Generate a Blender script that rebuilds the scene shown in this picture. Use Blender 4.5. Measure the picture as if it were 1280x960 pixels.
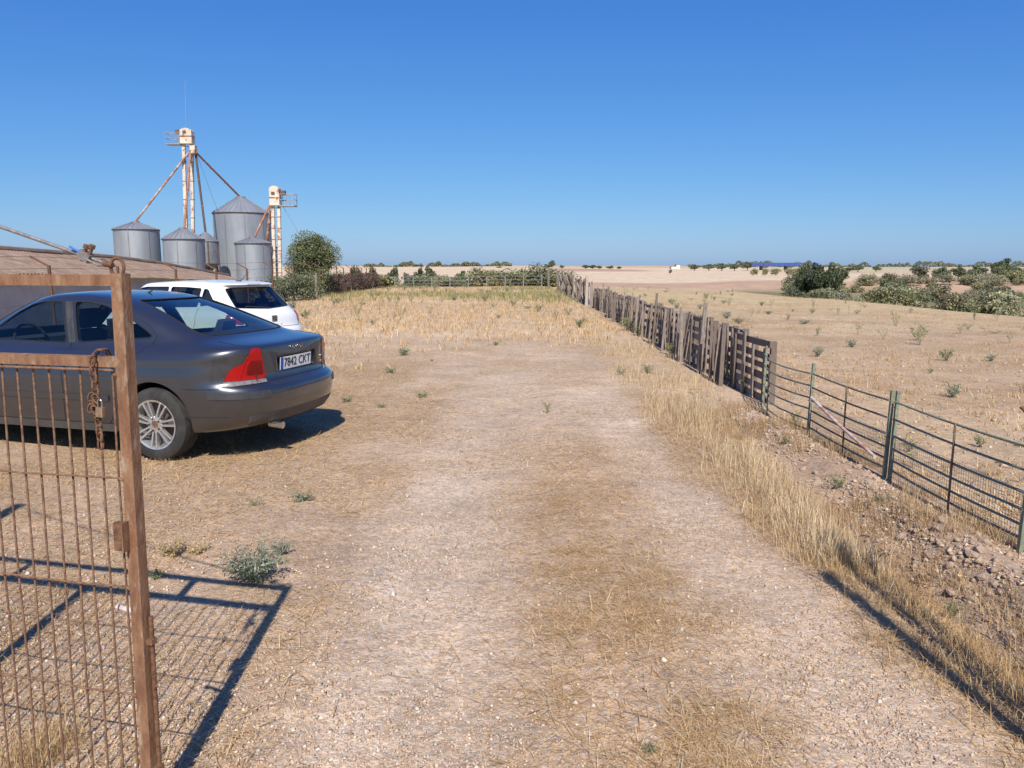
import bpy, bmesh, math, random
import numpy as np
from mathutils import Vector, Matrix
from mathutils.bvhtree import BVHTree

random.seed(7); rng = np.random.default_rng(11)
R = math.radians
for o in list(bpy.data.objects): bpy.data.objects.remove(o)
scene = bpy.context.scene
C = scene.collection

# ------------------------------------------------------------------ camera
CAM_H = 1.65; PITCH = R(8.6); FPX = 960.0           # focal length in pixels of the 1280 px wide photo
cam_d = bpy.data.cameras.new('camera'); cam = bpy.data.objects.new('camera', cam_d); C.objects.link(cam)
cam.location = (0, 0, CAM_H); cam.rotation_euler = (R(90) - PITCH, 0, 0)
cam_d.sensor_width = 36; cam_d.lens = 36 * FPX / 1280; cam_d.clip_start = 0.05; cam_d.clip_end = 6000
scene.camera = cam
# ------------------------------------------------------------------ sky and sun
SUN_EL = R(43.7); SUN_DIR = Vector((0.064, -0.998, 0)).normalized()
w = bpy.data.worlds.new('World'); scene.world = w; w.use_nodes = True
nt = w.node_tree; nt.nodes.clear()
sky = nt.nodes.new('ShaderNodeTexSky'); sky.sky_type = 'NISHITA'; sky.sun_disc = False
sky.sun_elevation = SUN_EL; sky.sun_rotation = math.atan2(SUN_DIR.x, SUN_DIR.y)
sky.altitude = 300; sky.air_density = 1.0; sky.dust_density = 0.6; sky.ozone_density = 2.5
bg = nt.nodes.new('ShaderNodeBackground'); bg.inputs['Strength'].default_value = 0.10
wo = nt.nodes.new('ShaderNodeOutputWorld')
# one colour response for the whole sky, per channel: deep clear summer blue, pale towards the sun
sc_ = nt.nodes.new('ShaderNodeSeparateColor'); cc_ = nt.nodes.new('ShaderNodeCombineColor'); nt.links.new(sky.outputs[0], sc_.inputs[0])
for ch, (gam, mul_) in enumerate(((1.22, 4.45), (0.906, 5.66), (0.50, 7.7))):
    a_ = nt.nodes.new('ShaderNodeMath'); a_.operation = 'MULTIPLY'; a_.inputs[1].default_value = 0.1; nt.links.new(sc_.outputs[ch], a_.inputs[0])
    b_ = nt.nodes.new('ShaderNodeMath'); b_.operation = 'POWER'; b_.inputs[1].default_value = gam; nt.links.new(a_.outputs[0], b_.inputs[0])
    c_ = nt.nodes.new('ShaderNodeMath'); c_.operation = 'MULTIPLY'; c_.inputs[1].default_value = mul_; nt.links.new(b_.outputs[0], c_.inputs[0]); nt.links.new(c_.outputs[0], cc_.inputs[ch])
nt.links.new(cc_.outputs[0], bg.inputs[0]); nt.links.new(bg.outputs[0], wo.inputs[0])
sd = bpy.data.lights.new('sun', 'SUN'); sd.energy = 5.0; sd.angle = R(0.53); sd.color = (1.0, 0.94, 0.86)
sun = bpy.data.objects.new('sun', sd); C.objects.link(sun)
sv = Vector((SUN_DIR.x * math.cos(SUN_EL), SUN_DIR.y * math.cos(SUN_EL), math.sin(SUN_EL)))
sun.rotation_euler = sv.to_track_quat('Z', 'Y').to_euler(); sun.location = (6, -12, 12)
scene.view_settings.view_transform = 'Standard'; scene.view_settings.look = 'None'
scene.view_settings.gamma = 1; scene.view_settings.use_curve_mapping = False
scene.view_settings.exposure = 0.32

# ------------------------------------------------------------------ pixel helpers (photo pixels, 1280 x 960)
cp, sp = math.cos(PITCH), math.sin(PITCH)
def pdir(u, v):
    a = (u - 640) / FPX; b = (480 - v) / FPX
    return Vector((a, cp + b * sp, -sp + b * cp))
def at(u, v, Y):                      # point of the ray through a pixel at world depth Y
    d = pdir(u, v); k = Y / d.y
    return Vector((d.x * k, Y, CAM_H + d.z * k))

# ------------------------------------------------------------------ noise
def _h(ix, iy, s):
    n = (ix.astype(np.int64) * 374761393 + iy.astype(np.int64) * 668265263 + s * 1442695041) & 0x7fffffff
    n = ((n ^ (n >> 13)) * 1274126177) & 0x7fffffff
    n = ((n ^ (n >> 16)) * 362437) & 0x7fffffff
    return (n % 100003) / 100003.0
def vn(x, y, s=0):
    x = np.asarray(x, float); y = np.asarray(y, float)
    x0 = np.floor(x); y0 = np.floor(y); fx = x - x0; fy = y - y0
    fx = fx * fx * (3 - 2 * fx); fy = fy * fy * (3 - 2 * fy)
    a = _h(x0, y0, s); b = _h(x0 + 1, y0, s); c = _h(x0, y0 + 1, s); d = _h(x0 + 1, y0 + 1, s)
    return (a * (1 - fx) + b * fx) * (1 - fy) + (c * (1 - fx) + d * fx) * fy
def fbm(x, y, s=0, o=4):
    t = 0; a = 0.5; n = 0
    for i in range(o):
        t = t + a * vn(np.asarray(x) * 2 ** i, np.asarray(y) * 2 ** i, s + i); n += a; a *= 0.5
    return t / n
def ss(a, b, x):
    t = np.clip((np.asarray(x, float) - a) / (b - a), 0, 1); return t * t * (3 - 2 * t)
def lp(x, *pts):
    xs, ys = zip(*pts); return np.interp(x, xs, ys)

# ------------------------------------------------------------------ terrain height
def ditch_x(y): return lp(y, (-5, 2.30), (2.3, 2.25), (3.3, 2.27), (4.3, 2.22), (5.2, 2.22), (6.5, 2.2))
def gz(x, y):
    x = np.asarray(x, float); y = np.asarray(y, float)
    d = np.sqrt(x * x + y * y)
    far = lp(d, (0, 0), (62, 0), (75, -0.15), (95, -1.2), (120, -1.15), (170, -0.95), (230, -0.75), (330, -0.1), (450, 1.1), (620, 2.8), (760, 3.8), (1000, 1.0), (2500, -10))
    far = far + ss(180, 420, d) * (fbm(x / 140, y / 140, 40, 3) - 0.5) * 2.2
    # right field and the scrub valley behind its crest
    fr = -0.05 * ss(3.0, 3.6, x) - 0.012 * np.clip(x - 3, 0, 15)
    val = lp(d, (0, 0), (40, -2.2), (60, -3.3), (80, -3.2), (100, -2.0), (125, -0.4), (170, 0.25), (300, 0.9), (600, 2.5), (1000, 1.0), (2500, -10))
    edge = 17.5 + 2.0 * (fbm(y / 9, y * 0, 3, 2) - 0.5)
    kr = ss(edge, edge + 24, x) * ss(0.16, 0.34, x / np.maximum(y, 1) + 0 * x)
    z = far * (1 - kr) + (val - 0.2) * kr + fr * (1 - kr) * (1 - ss(90, 140, d))
    # left: land falls away beyond the wire fence
    kl = ss(-10.8, -19, x) * (1 - ss(110, 190, d))
    z = z - 1.5 * kl
    near = 1 - ss(14, 40, d)
    inyard = ss(-10, -8, x) * (1 - ss(2.0, 2.6, x))
    z = z + near * (0.05 * (fbm(x / 1.7, y / 1.7, 5, 3) - 0.5) + 0.018 * (fbm(x * 3, y * 3, 6, 3) - 0.5))
    z = z + (1 - near) * 0.18 * (fbm(x / 6, y / 6, 8, 3) - 0.5) * (1 - ss(200, 300, d))
    # wheel ruts and the grassy strip between them
    k = near * inyard * (1 - ss(7, 12, y))
    z = z - 0.025 * k * np.exp(-((x + 0.3) / 0.33) ** 2) - 0.025 * k * np.exp(-((x - 1.2) / 0.3) ** 2) + 0.015 * k * np.exp(-((x - 0.5) / 0.3) ** 2)
    # ditch and rubble bank on the right
    kd = 1 - ss(4.4, 5.6, y)
    dx = x - ditch_x(y) - 0.12 * (fbm(y * 1.3, y * 0 + 3, 9, 3) - 0.5)
    prof = -0.15 * np.exp(-(np.clip(dx, -9, 0) / 0.24) ** 2) * (dx < 0) - 0.15 * (1 - 0.55 * ss(0.0, 0.05, dx) - 0.45 * ss(0.14, 0.30, dx)) * (dx >= 0)
    z = z + kd * prof
    z = z + 0.10 * np.exp(-((x - 2.62) / 0.22) ** 2) * (1 - ss(7.5, 9.5, y)) * (0.6 + 0.8 * fbm(x * 2.5, y * 2.5, 12, 3))
    return z
def g1(x, y): return float(gz(np.array([x]), np.array([y]))[0])
def ground_px(u, v):
    d = pdir(u, v); t = 0.5; step = 0.02
    while t < 400:
        p = Vector((0, 0, CAM_H)) + d * t
        if p.z <= g1(p.x, p.y): return Vector((p.x, p.y, g1(p.x, p.y)))
        t += step * max(1, t * 0.3)
    return Vector((d.x * 60, d.y * 60, 0))

# ------------------------------------------------------------------ masks of the ground cover
def m_rut(x, y):
    wob = 0.18 * (fbm(y / 1.5, y * 0, 21, 2) - 0.5)
    a = np.exp(-np.abs((x + 0.33 - wob + 0.02 * y) / (0.36 + 0.02 * y)) ** 3); b = np.exp(-np.abs((x - 1.22 - wob) / 0.36) ** 3)
    wide = ss(5.0, 9, y) * (1 - ss(12.5, 17, y)) * ss(-3.2, -0.5, x) * (1 - ss(1.3, 2.0, x)) * 0.5
    return np.clip(np.maximum(np.maximum(a, b) * (1 - ss(8, 13, y)), wide) * (0.6 + 0.9 * fbm(x * 1.3, y * 1.1, 22, 4)), 0, 1)
def m_strip(x, y):                      # straw between the ruts
    k = np.exp(-np.abs((x - 0.55 - 0.25 * (fbm(y * .9, y * 0, 29, 3) - .5)) / 0.44) ** 2) * (1 - ss(4.4, 7.5, y))
    return np.clip(k * (0.25 + 0.75 * ss(0.30, 0.66, fbm(x * 2.3, y * 2.0, 23, 5) + 0.06)), 0, 1)
def m_left(x, y):                       # thin straw left of the ruts
    k = (1 - ss(-1.0, -0.55, x)) * (1 - ss(12, 15, y))
    return np.clip(k * ss(0.42, 0.66, fbm(x * 0.9, y * 0.9, 24, 4) + 0.08), 0, 1)
def m_edge(x, y):                       # tall straw along the right hand edge
    l = lp(y, (0, 1.62), (3, 1.66), (4.3, 1.52), (6, 1.40), (8, 1.45), (11, 1.55), (16, 1.5), (25, 0.8), (40, -2))
    r = lp(y, (0, 2.5), (3, 2.30), (4.2, 2.10), (5.5, 2.18), (7, 2.3), (9, 2.6), (12, 3.0), (70, 3.0))
    q = 0.3 * (fbm(x * 2, y * 1.3, 25, 3) - 0.5)
    return ss(l + q - 0.12, l + q + 0.18, x) * (1 - ss(r - 0.15, r + 0.1, x)) * (y < 70)
def m_gold(x, y):                       # golden grass of the far half of the yard
    q = 9 * (fbm(x / 3, y / 3, 26, 5) - 0.5)
    lim = lp(x, (-12, 9.5), (-6, 11.5), (-3.5, 13.5), (0, 17), (2.5, 15))
    return ss(lim + q - 3, lim + q + 9, y) * (x > -11) * (x < 3.0) * (1 - ss(68, 76, y))
def m_rubble(x, y):
    return ss(ditch_x(y) + 0.0, ditch_x(y) + 0.15, x) * (1 - ss(2.95, 3.1, x)) * (1 - ss(8.2, 9.4, y))

def ground_color(x, y):
    d = np.hypot(x, y)
    n1 = fbm(x * 0.8, y * 0.8, 31, 4); n2 = fbm(x / 7, y / 7, 32, 4); n3 = fbm(x * 3, y * 3, 33, 3)
    def c(*a): return np.array(a)
    def mix(a, b, k): return a * (1 - k[:, None]) + b * k[:, None]
    soil = c(0.36, 0.242, 0.148); gravel = c(0.50, 0.382, 0.272); straw = c(0.385, 0.262, 0.152); gold = c(0.525, 0.39, 0.245)
    pink = c(0.46, 0.328, 0.208); field = c(0.39, 0.265, 0.155); rub = c(0.36, 0.25, 0.165)
    col = np.tile(soil, (len(x), 1))
    col = mix(col, pink, np.clip(0.35 + 1.1 * (n1 - 0.4), 0, 1) * 0.8)
    col = mix(col, pink, ss(7, 11, y))
    col = mix(col, gravel, m_rut(x, y) * 0.75)
    col = mix(col, gravel, (1 - ss(2.8, 4.2, y)) * (1 - ss(-0.6, -0.2, x)) * ss(-2.2, -1.0, x) * 0.6 * np.clip(n1 * 1.6, 0, 1))
    st = np.clip(m_strip(x, y) + m_left(x, y), 0, 1)
    col = mix(col, straw, st * 0.6)
    col = mix(col, c(0.44, 0.31, 0.185), m_edge(x, y) * 0.8)
    col = mix(col, gold, m_gold(x, y) * np.clip(0.55 + 0.9 * (n2 - 0.3), 0, 1))
    fld = ss(2.9, 3.3, x) + (x < -11) * 1.0
    fcol = mix(np.tile(field, (len(x), 1)), c(0.46, 0.33, 0.20), np.clip((fbm(x / 5, y / 1.6, 34, 4) - 0.38) * 2.4, 0, 1))
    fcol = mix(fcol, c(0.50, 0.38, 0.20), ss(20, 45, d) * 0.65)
    col = mix(col, fcol, np.clip(fld, 0, 1))
    col = mix(col, rub, m_rubble(x, y) * 0.8)
    # valley with scrub
    az = x / np.maximum(y, 1)
    val = ss(19, 26, x) * (1 - ss(105, 120, d)) * ss(0.2, 0.3, az)
    col = mix(col, mix(np.tile(c(0.17, 0.165, 0.085), (len(x), 1)), c(0.40, 0.29, 0.17), ss(0.5, 0.66, fbm(x / 12, y / 12, 35, 3))), val)
    # the fields beyond
    ff = ss(78, 100, d)
    wheat = c(0.60, 0.455, 0.30); plough = c(0.44, 0.29, 0.185); green = c(0.25, 0.25, 0.12)
    # field strips as bands across the view, edges wavering
    q = d + 60 * az + 14 * (fbm(x / 60, y / 60, 36, 3) - 0.5)
    f2 = np.tile(wheat, (len(x), 1))
    f2 = mix(f2, plough, ss(118, 124, q) * (1 - ss(150, 156, q)) * ss(0.05, 0.1, az))
    f2 = mix(f2, plough * 0.95, ss(330, 345, q) * (1 - ss(430, 445, q)) * ss(0.02, 0.05, az) * (1 - ss(0.15, 0.2, az)))
    f2 = mix(f2, c(0.50, 0.36, 0.22), ss(520, 545, q) * ss(-0.1, 0.1, az))
    f2 = mix(f2, green, (1 - ss(112, 120, d)) * (1 - ss(0.03, 0.08, az)) * 0.75)
    f2 = mix(f2, c(0.46, 0.40, 0.22), (1 - ss(104, 116, q)) * ss(0.05, 0.1, az) * 0.7)
    f2 = mix(f2, plough * 1.05, ss(0.42, 0.5, az) * ss(110, 120, d) * (1 - ss(165, 175, d)))
    f2 = mix(f2, c(0.42, 0.36, 0.22), ss(0.3, 0.4, az) * ss(190, 230, d) * 0.7)
    ffk = ff * (1 - val)
    col = mix(col, f2, ffk)
    pat = np.clip((fbm(x * 1.3 + 9, y * 0.9, 37, 5) - .5) * 3.2, -1, 1) * (1 - ss(30, 60, d))
    return col * (1 + pat[:, None] * np.array([.08, .11, .16])) * (0.86 + 0.28 * n3)[:, None] * (0.93 + 0.14 * n2)[:, None]

# ------------------------------------------------------------------ materials
def new_mat(name):
    m = bpy.data.materials.new(name); m.use_nodes = True; n = m.node_tree; n.nodes.clear()
    out = n.nodes.new('ShaderNodeOutputMaterial'); p = n.nodes.new('ShaderNodeBsdfPrincipled')
    n.links.new(p.outputs[0], out.inputs[0]); return m, n, p, out
def mat(name, a, b=None, rough=0.7, metal=0.0, scale=8.0, bump=0.0, bscale=None, coat=0.0, detail=6, lo=0.38, hi=0.62, stretch=None, spec=0.5, c=None, cscale=30, clo=0.55, chi=0.7):
    m, n, p, out = new_mat(name)
    p.inputs['Roughness'].default_value = rough; p.inputs['Metallic'].default_value = metal
    p.inputs['Coat Weight'].default_value = coat; p.inputs['Coat Roughness'].default_value = 0.06
    p.inputs['Specular IOR Level'].default_value = spec
    tc = n.nodes.new('ShaderNodeTexCoord'); oi = n.nodes.new('ShaderNodeObjectInfo')
    ad = n.nodes.new('ShaderNodeVectorMath'); ad.operation = 'ADD'
    ml = n.nodes.new('ShaderNodeVectorMath'); ml.operation = 'SCALE'; ml.inputs[0].default_value = (37, 91, 53)
    n.links.new(oi.outputs['Random'], ml.inputs['Scale']); n.links.new(tc.outputs['Object'], ad.inputs[0]); n.links.new(ml.outputs[0], ad.inputs[1])
    vec = ad.outputs[0]
    if stretch:
        mp = n.nodes.new('ShaderNodeMapping'); mp.inputs['Scale'].default_value = stretch; n.links.new(vec, mp.inputs[0]); vec = mp.outputs[0]
    def noise(sc):
        t = n.nodes.new('ShaderNodeTexNoise'); t.inputs['Scale'].default_value = sc; t.inputs['Detail'].default_value = detail
        t.inputs['Roughness'].default_value = 0.65; n.links.new(vec, t.inputs[0]); return t
    def ramp(t, l, h):
        r = n.nodes.new('ShaderNodeMapRange'); r.inputs['From Min'].default_value = l; r.inputs['From Max'].default_value = h
        n.links.new(t.outputs[0], r.inputs[0]); return r
    col = None
    if b is not None:
        t = noise(scale); r = ramp(t, lo, hi)
        mx = n.nodes.new('ShaderNodeMix'); mx.data_type = 'RGBA'; mx.inputs[6].default_value = (*a, 1); mx.inputs[7].default_value = (*b, 1)
        n.links.new(r.outputs[0], mx.inputs[0]); col = mx.outputs[2]
        if c is not None:
            r2 = ramp(noise(cscale), clo, chi); m2 = n.nodes.new('ShaderNodeMix'); m2.data_type = 'RGBA'
            n.links.new(r2.outputs[0], m2.inputs[0]); n.links.new(col, m2.inputs[6]); m2.inputs[7].default_value = (*c, 1); col = m2.outputs[2]
        n.links.new(col, p.inputs['Base Color'])
    else: p.inputs['Base Color'].default_value = (*a, 1)
    if bump:
        t = noise(bscale or scale * 3); bp = n.nodes.new('ShaderNodeBump'); bp.inputs['Strength'].default_value = bump; bp.inputs['Distance'].default_value = 0.01
        n.links.new(t.outputs[0], bp.inputs['Height']); n.links.new(bp.outputs[0], p.inputs['Normal'])
    return m
def attr_mat(name, rough=0.9, transl=0.0, var=0.0):
    m, n, p, out = new_mat(name); p.inputs['Roughness'].default_value = rough; p.inputs['Specular IOR Level'].default_value = 0.25
    a = n.nodes.new('ShaderNodeAttribute'); a.attribute_name = 'col'; col = a.outputs['Color']
    if var:
        oi = n.nodes.new('ShaderNodeObjectInfo'); hs = n.nodes.new('ShaderNodeHueSaturation')
        mr = n.nodes.new('ShaderNodeMapRange'); mr.inputs['To Min'].default_value = 1 - var; mr.inputs['To Max'].default_value = 1 + var
        n.links.new(oi.outputs['Random'], mr.inputs[0]); n.links.new(mr.outputs[0], hs.inputs['Value']); n.links.new(col, hs.inputs['Color']); col = hs.outputs[0]
    n.links.new(col, p.inputs['Base Color'])
    if transl:
        t = n.nodes.new('ShaderNodeBsdfTranslucent'); n.links.new(col, t.inputs[0])
        mx = n.nodes.new('ShaderNodeMixShader'); mx.inputs[0].default_value = transl
        n.links.new(p.outputs[0], mx.inputs[1]); n.links.new(t.outputs[0], mx.inputs[2]); n.links.new(mx.outputs[0], out.inputs[0])
    return m
def glass_mat(name, tint, refl=1.0):
    m, n, p, out = new_mat(name); n.nodes.remove(p)
    tr = n.nodes.new('ShaderNodeBsdfTransparent'); tr.inputs[0].default_value = (*tint, 1)
    gl = n.nodes.new('ShaderNodeBsdfGlossy'); gl.inputs['Roughness'].default_value = 0.02; gl.inputs[0].default_value = (0.9, 0.95, 1, 1)
    fr = n.nodes.new('ShaderNodeFresnel'); fr.inputs[0].default_value = 1.5
    ge = n.nodes.new('ShaderNodeNewGeometry'); io = n.nodes.new('ShaderNodeMapRange'); io.inputs[3].default_value = 1.5; io.inputs[4].default_value = 1 / 1.5   # thin pane: the same from both sides
    n.links.new(ge.outputs['Backfacing'], io.inputs[0]); n.links.new(io.outputs[0], fr.inputs[0])
    mx = n.nodes.new('ShaderNodeMixShader'); n.links.new(fr.outputs[0], mx.inputs[0]); n.links.new(tr.outputs[0], mx.inputs[1]); n.links.new(gl.outputs[0], mx.inputs[2])
    n.links.new(mx.outputs[0], out.inputs[0]); return m

def ground_mat():
    m, n, p, out = new_mat('ground'); p.inputs['Roughness'].default_value = 0.95; p.inputs['Specular IOR Level'].default_value = 0.15
    a = n.nodes.new('ShaderNodeAttribute'); a.attribute_name = 'col'
    g = n.nodes.new('ShaderNodeNewGeometry')
    def noise(s, d=6, r=0.65):
        t = n.nodes.new('ShaderNodeTexNoise'); t.inputs['Scale'].default_value = s; t.inputs['Detail'].default_value = d; t.inputs['Roughness'].default_value = r
        n.links.new(g.outputs['Position'], t.inputs[0]); return t
    def mr(src, l, h, tl, th):
        r = n.nodes.new('ShaderNodeMapRange'); r.inputs[1].default_value = l; r.inputs[2].default_value = h; r.inputs[3].default_value = tl; r.inputs[4].default_value = th
        n.links.new(src, r.inputs[0]); return r.outputs[0]
    def mul(x, y):
        q = n.nodes.new('ShaderNodeMath'); q.operation = 'MULTIPLY'; n.links.new(x, q.inputs[0]); n.links.new(y, q.inputs[1]); return q.outputs[0]
    v = n.nodes.new('ShaderNodeTexVoronoi'); v.inputs['Scale'].default_value = 75; v.inputs['Randomness'].default_value = 1; n.links.new(g.outputs['Position'], v.inputs[0])
    v2 = n.nodes.new('ShaderNodeTexVoronoi'); v2.inputs['Scale'].default_value = 32; n.links.new(g.outputs['Position'], v2.inputs[0])
    sep = n.nodes.new('ShaderNodeSeparateColor'); n.links.new(v.outputs['Color'], sep.inputs[0])
    sep2 = n.nodes.new('ShaderNodeSeparateColor'); n.links.new(v2.outputs['Color'], sep2.inputs[0])
    f = mul(mr(noise(220, 3).outputs[0], 0.3, 0.7, 0.86, 1.14), mr(sep.outputs[0], 0, 1, 0.78, 1.2))
    f = mul(f, mr(sep2.outputs[1], 0, 1, 0.9, 1.1)); f = mul(f, mr(noise(9).outputs[0], 0.3, 0.7, 0.86, 1.12)); f = mul(f, mr(noise(1.1).outputs[0], 0.3, 0.7, 0.9, 1.1))
    f = mul(f, mr(noise(0.25).outputs[0], 0.3, 0.7, 0.92, 1.08))
    # broken mottling stretched along the ground as dry litter at a distance
    mx = n.nodes.new('ShaderNodeMix'); mx.data_type = 'RGBA'; mx.blend_type = 'MULTIPLY'; mx.inputs[0].default_value = 1
    cmb = n.nodes.new('ShaderNodeCombineColor'); [n.links.new(f, cmb.inputs[i]) for i in range(3)]
    n.links.new(a.outputs['Color'], mx.inputs[6]); n.links.new(cmb.outputs[0], mx.inputs[7])
    hs = n.nodes.new('ShaderNodeHueSaturation'); n.links.new(mx.outputs[2], hs.inputs['Color'])
    n.links.new(mr(sep.outputs[1], 0, 1, 0.75, 1.2), hs.inputs['Saturation'])
    n.links.new(hs.outputs[0], p.inputs['Base Color'])
    b1 = n.nodes.new('ShaderNodeBump'); b1.inputs['Strength'].default_value = 0.45; b1.inputs['Distance'].default_value = 0.006
    inv = mr(v.outputs['Distance'], 0, 0.8, 1, 0); n.links.new(inv, b1.inputs['Height'])
    b2 = n.nodes.new('ShaderNodeBump'); b2.inputs['Strength'].default_value = 0.28; b2.inputs['Distance'].default_value = 0.03
    n.links.new(noise(14, 8).outputs[0], b2.inputs['Height']); n.links.new(b1.outputs[0], b2.inputs['Normal'])
    b3 = n.nodes.new('ShaderNodeBump'); b3.inputs['Strength'].default_value = 0.35; b3.inputs['Distance'].default_value = 0.25
    n.links.new(noise(1.6, 8).outputs[0], b3.inputs['Height']); n.links.new(b2.outputs[0], b3.inputs['Normal'])
    n.links.new(b3.outputs[0], p.inputs['Normal'])
    return m

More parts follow.
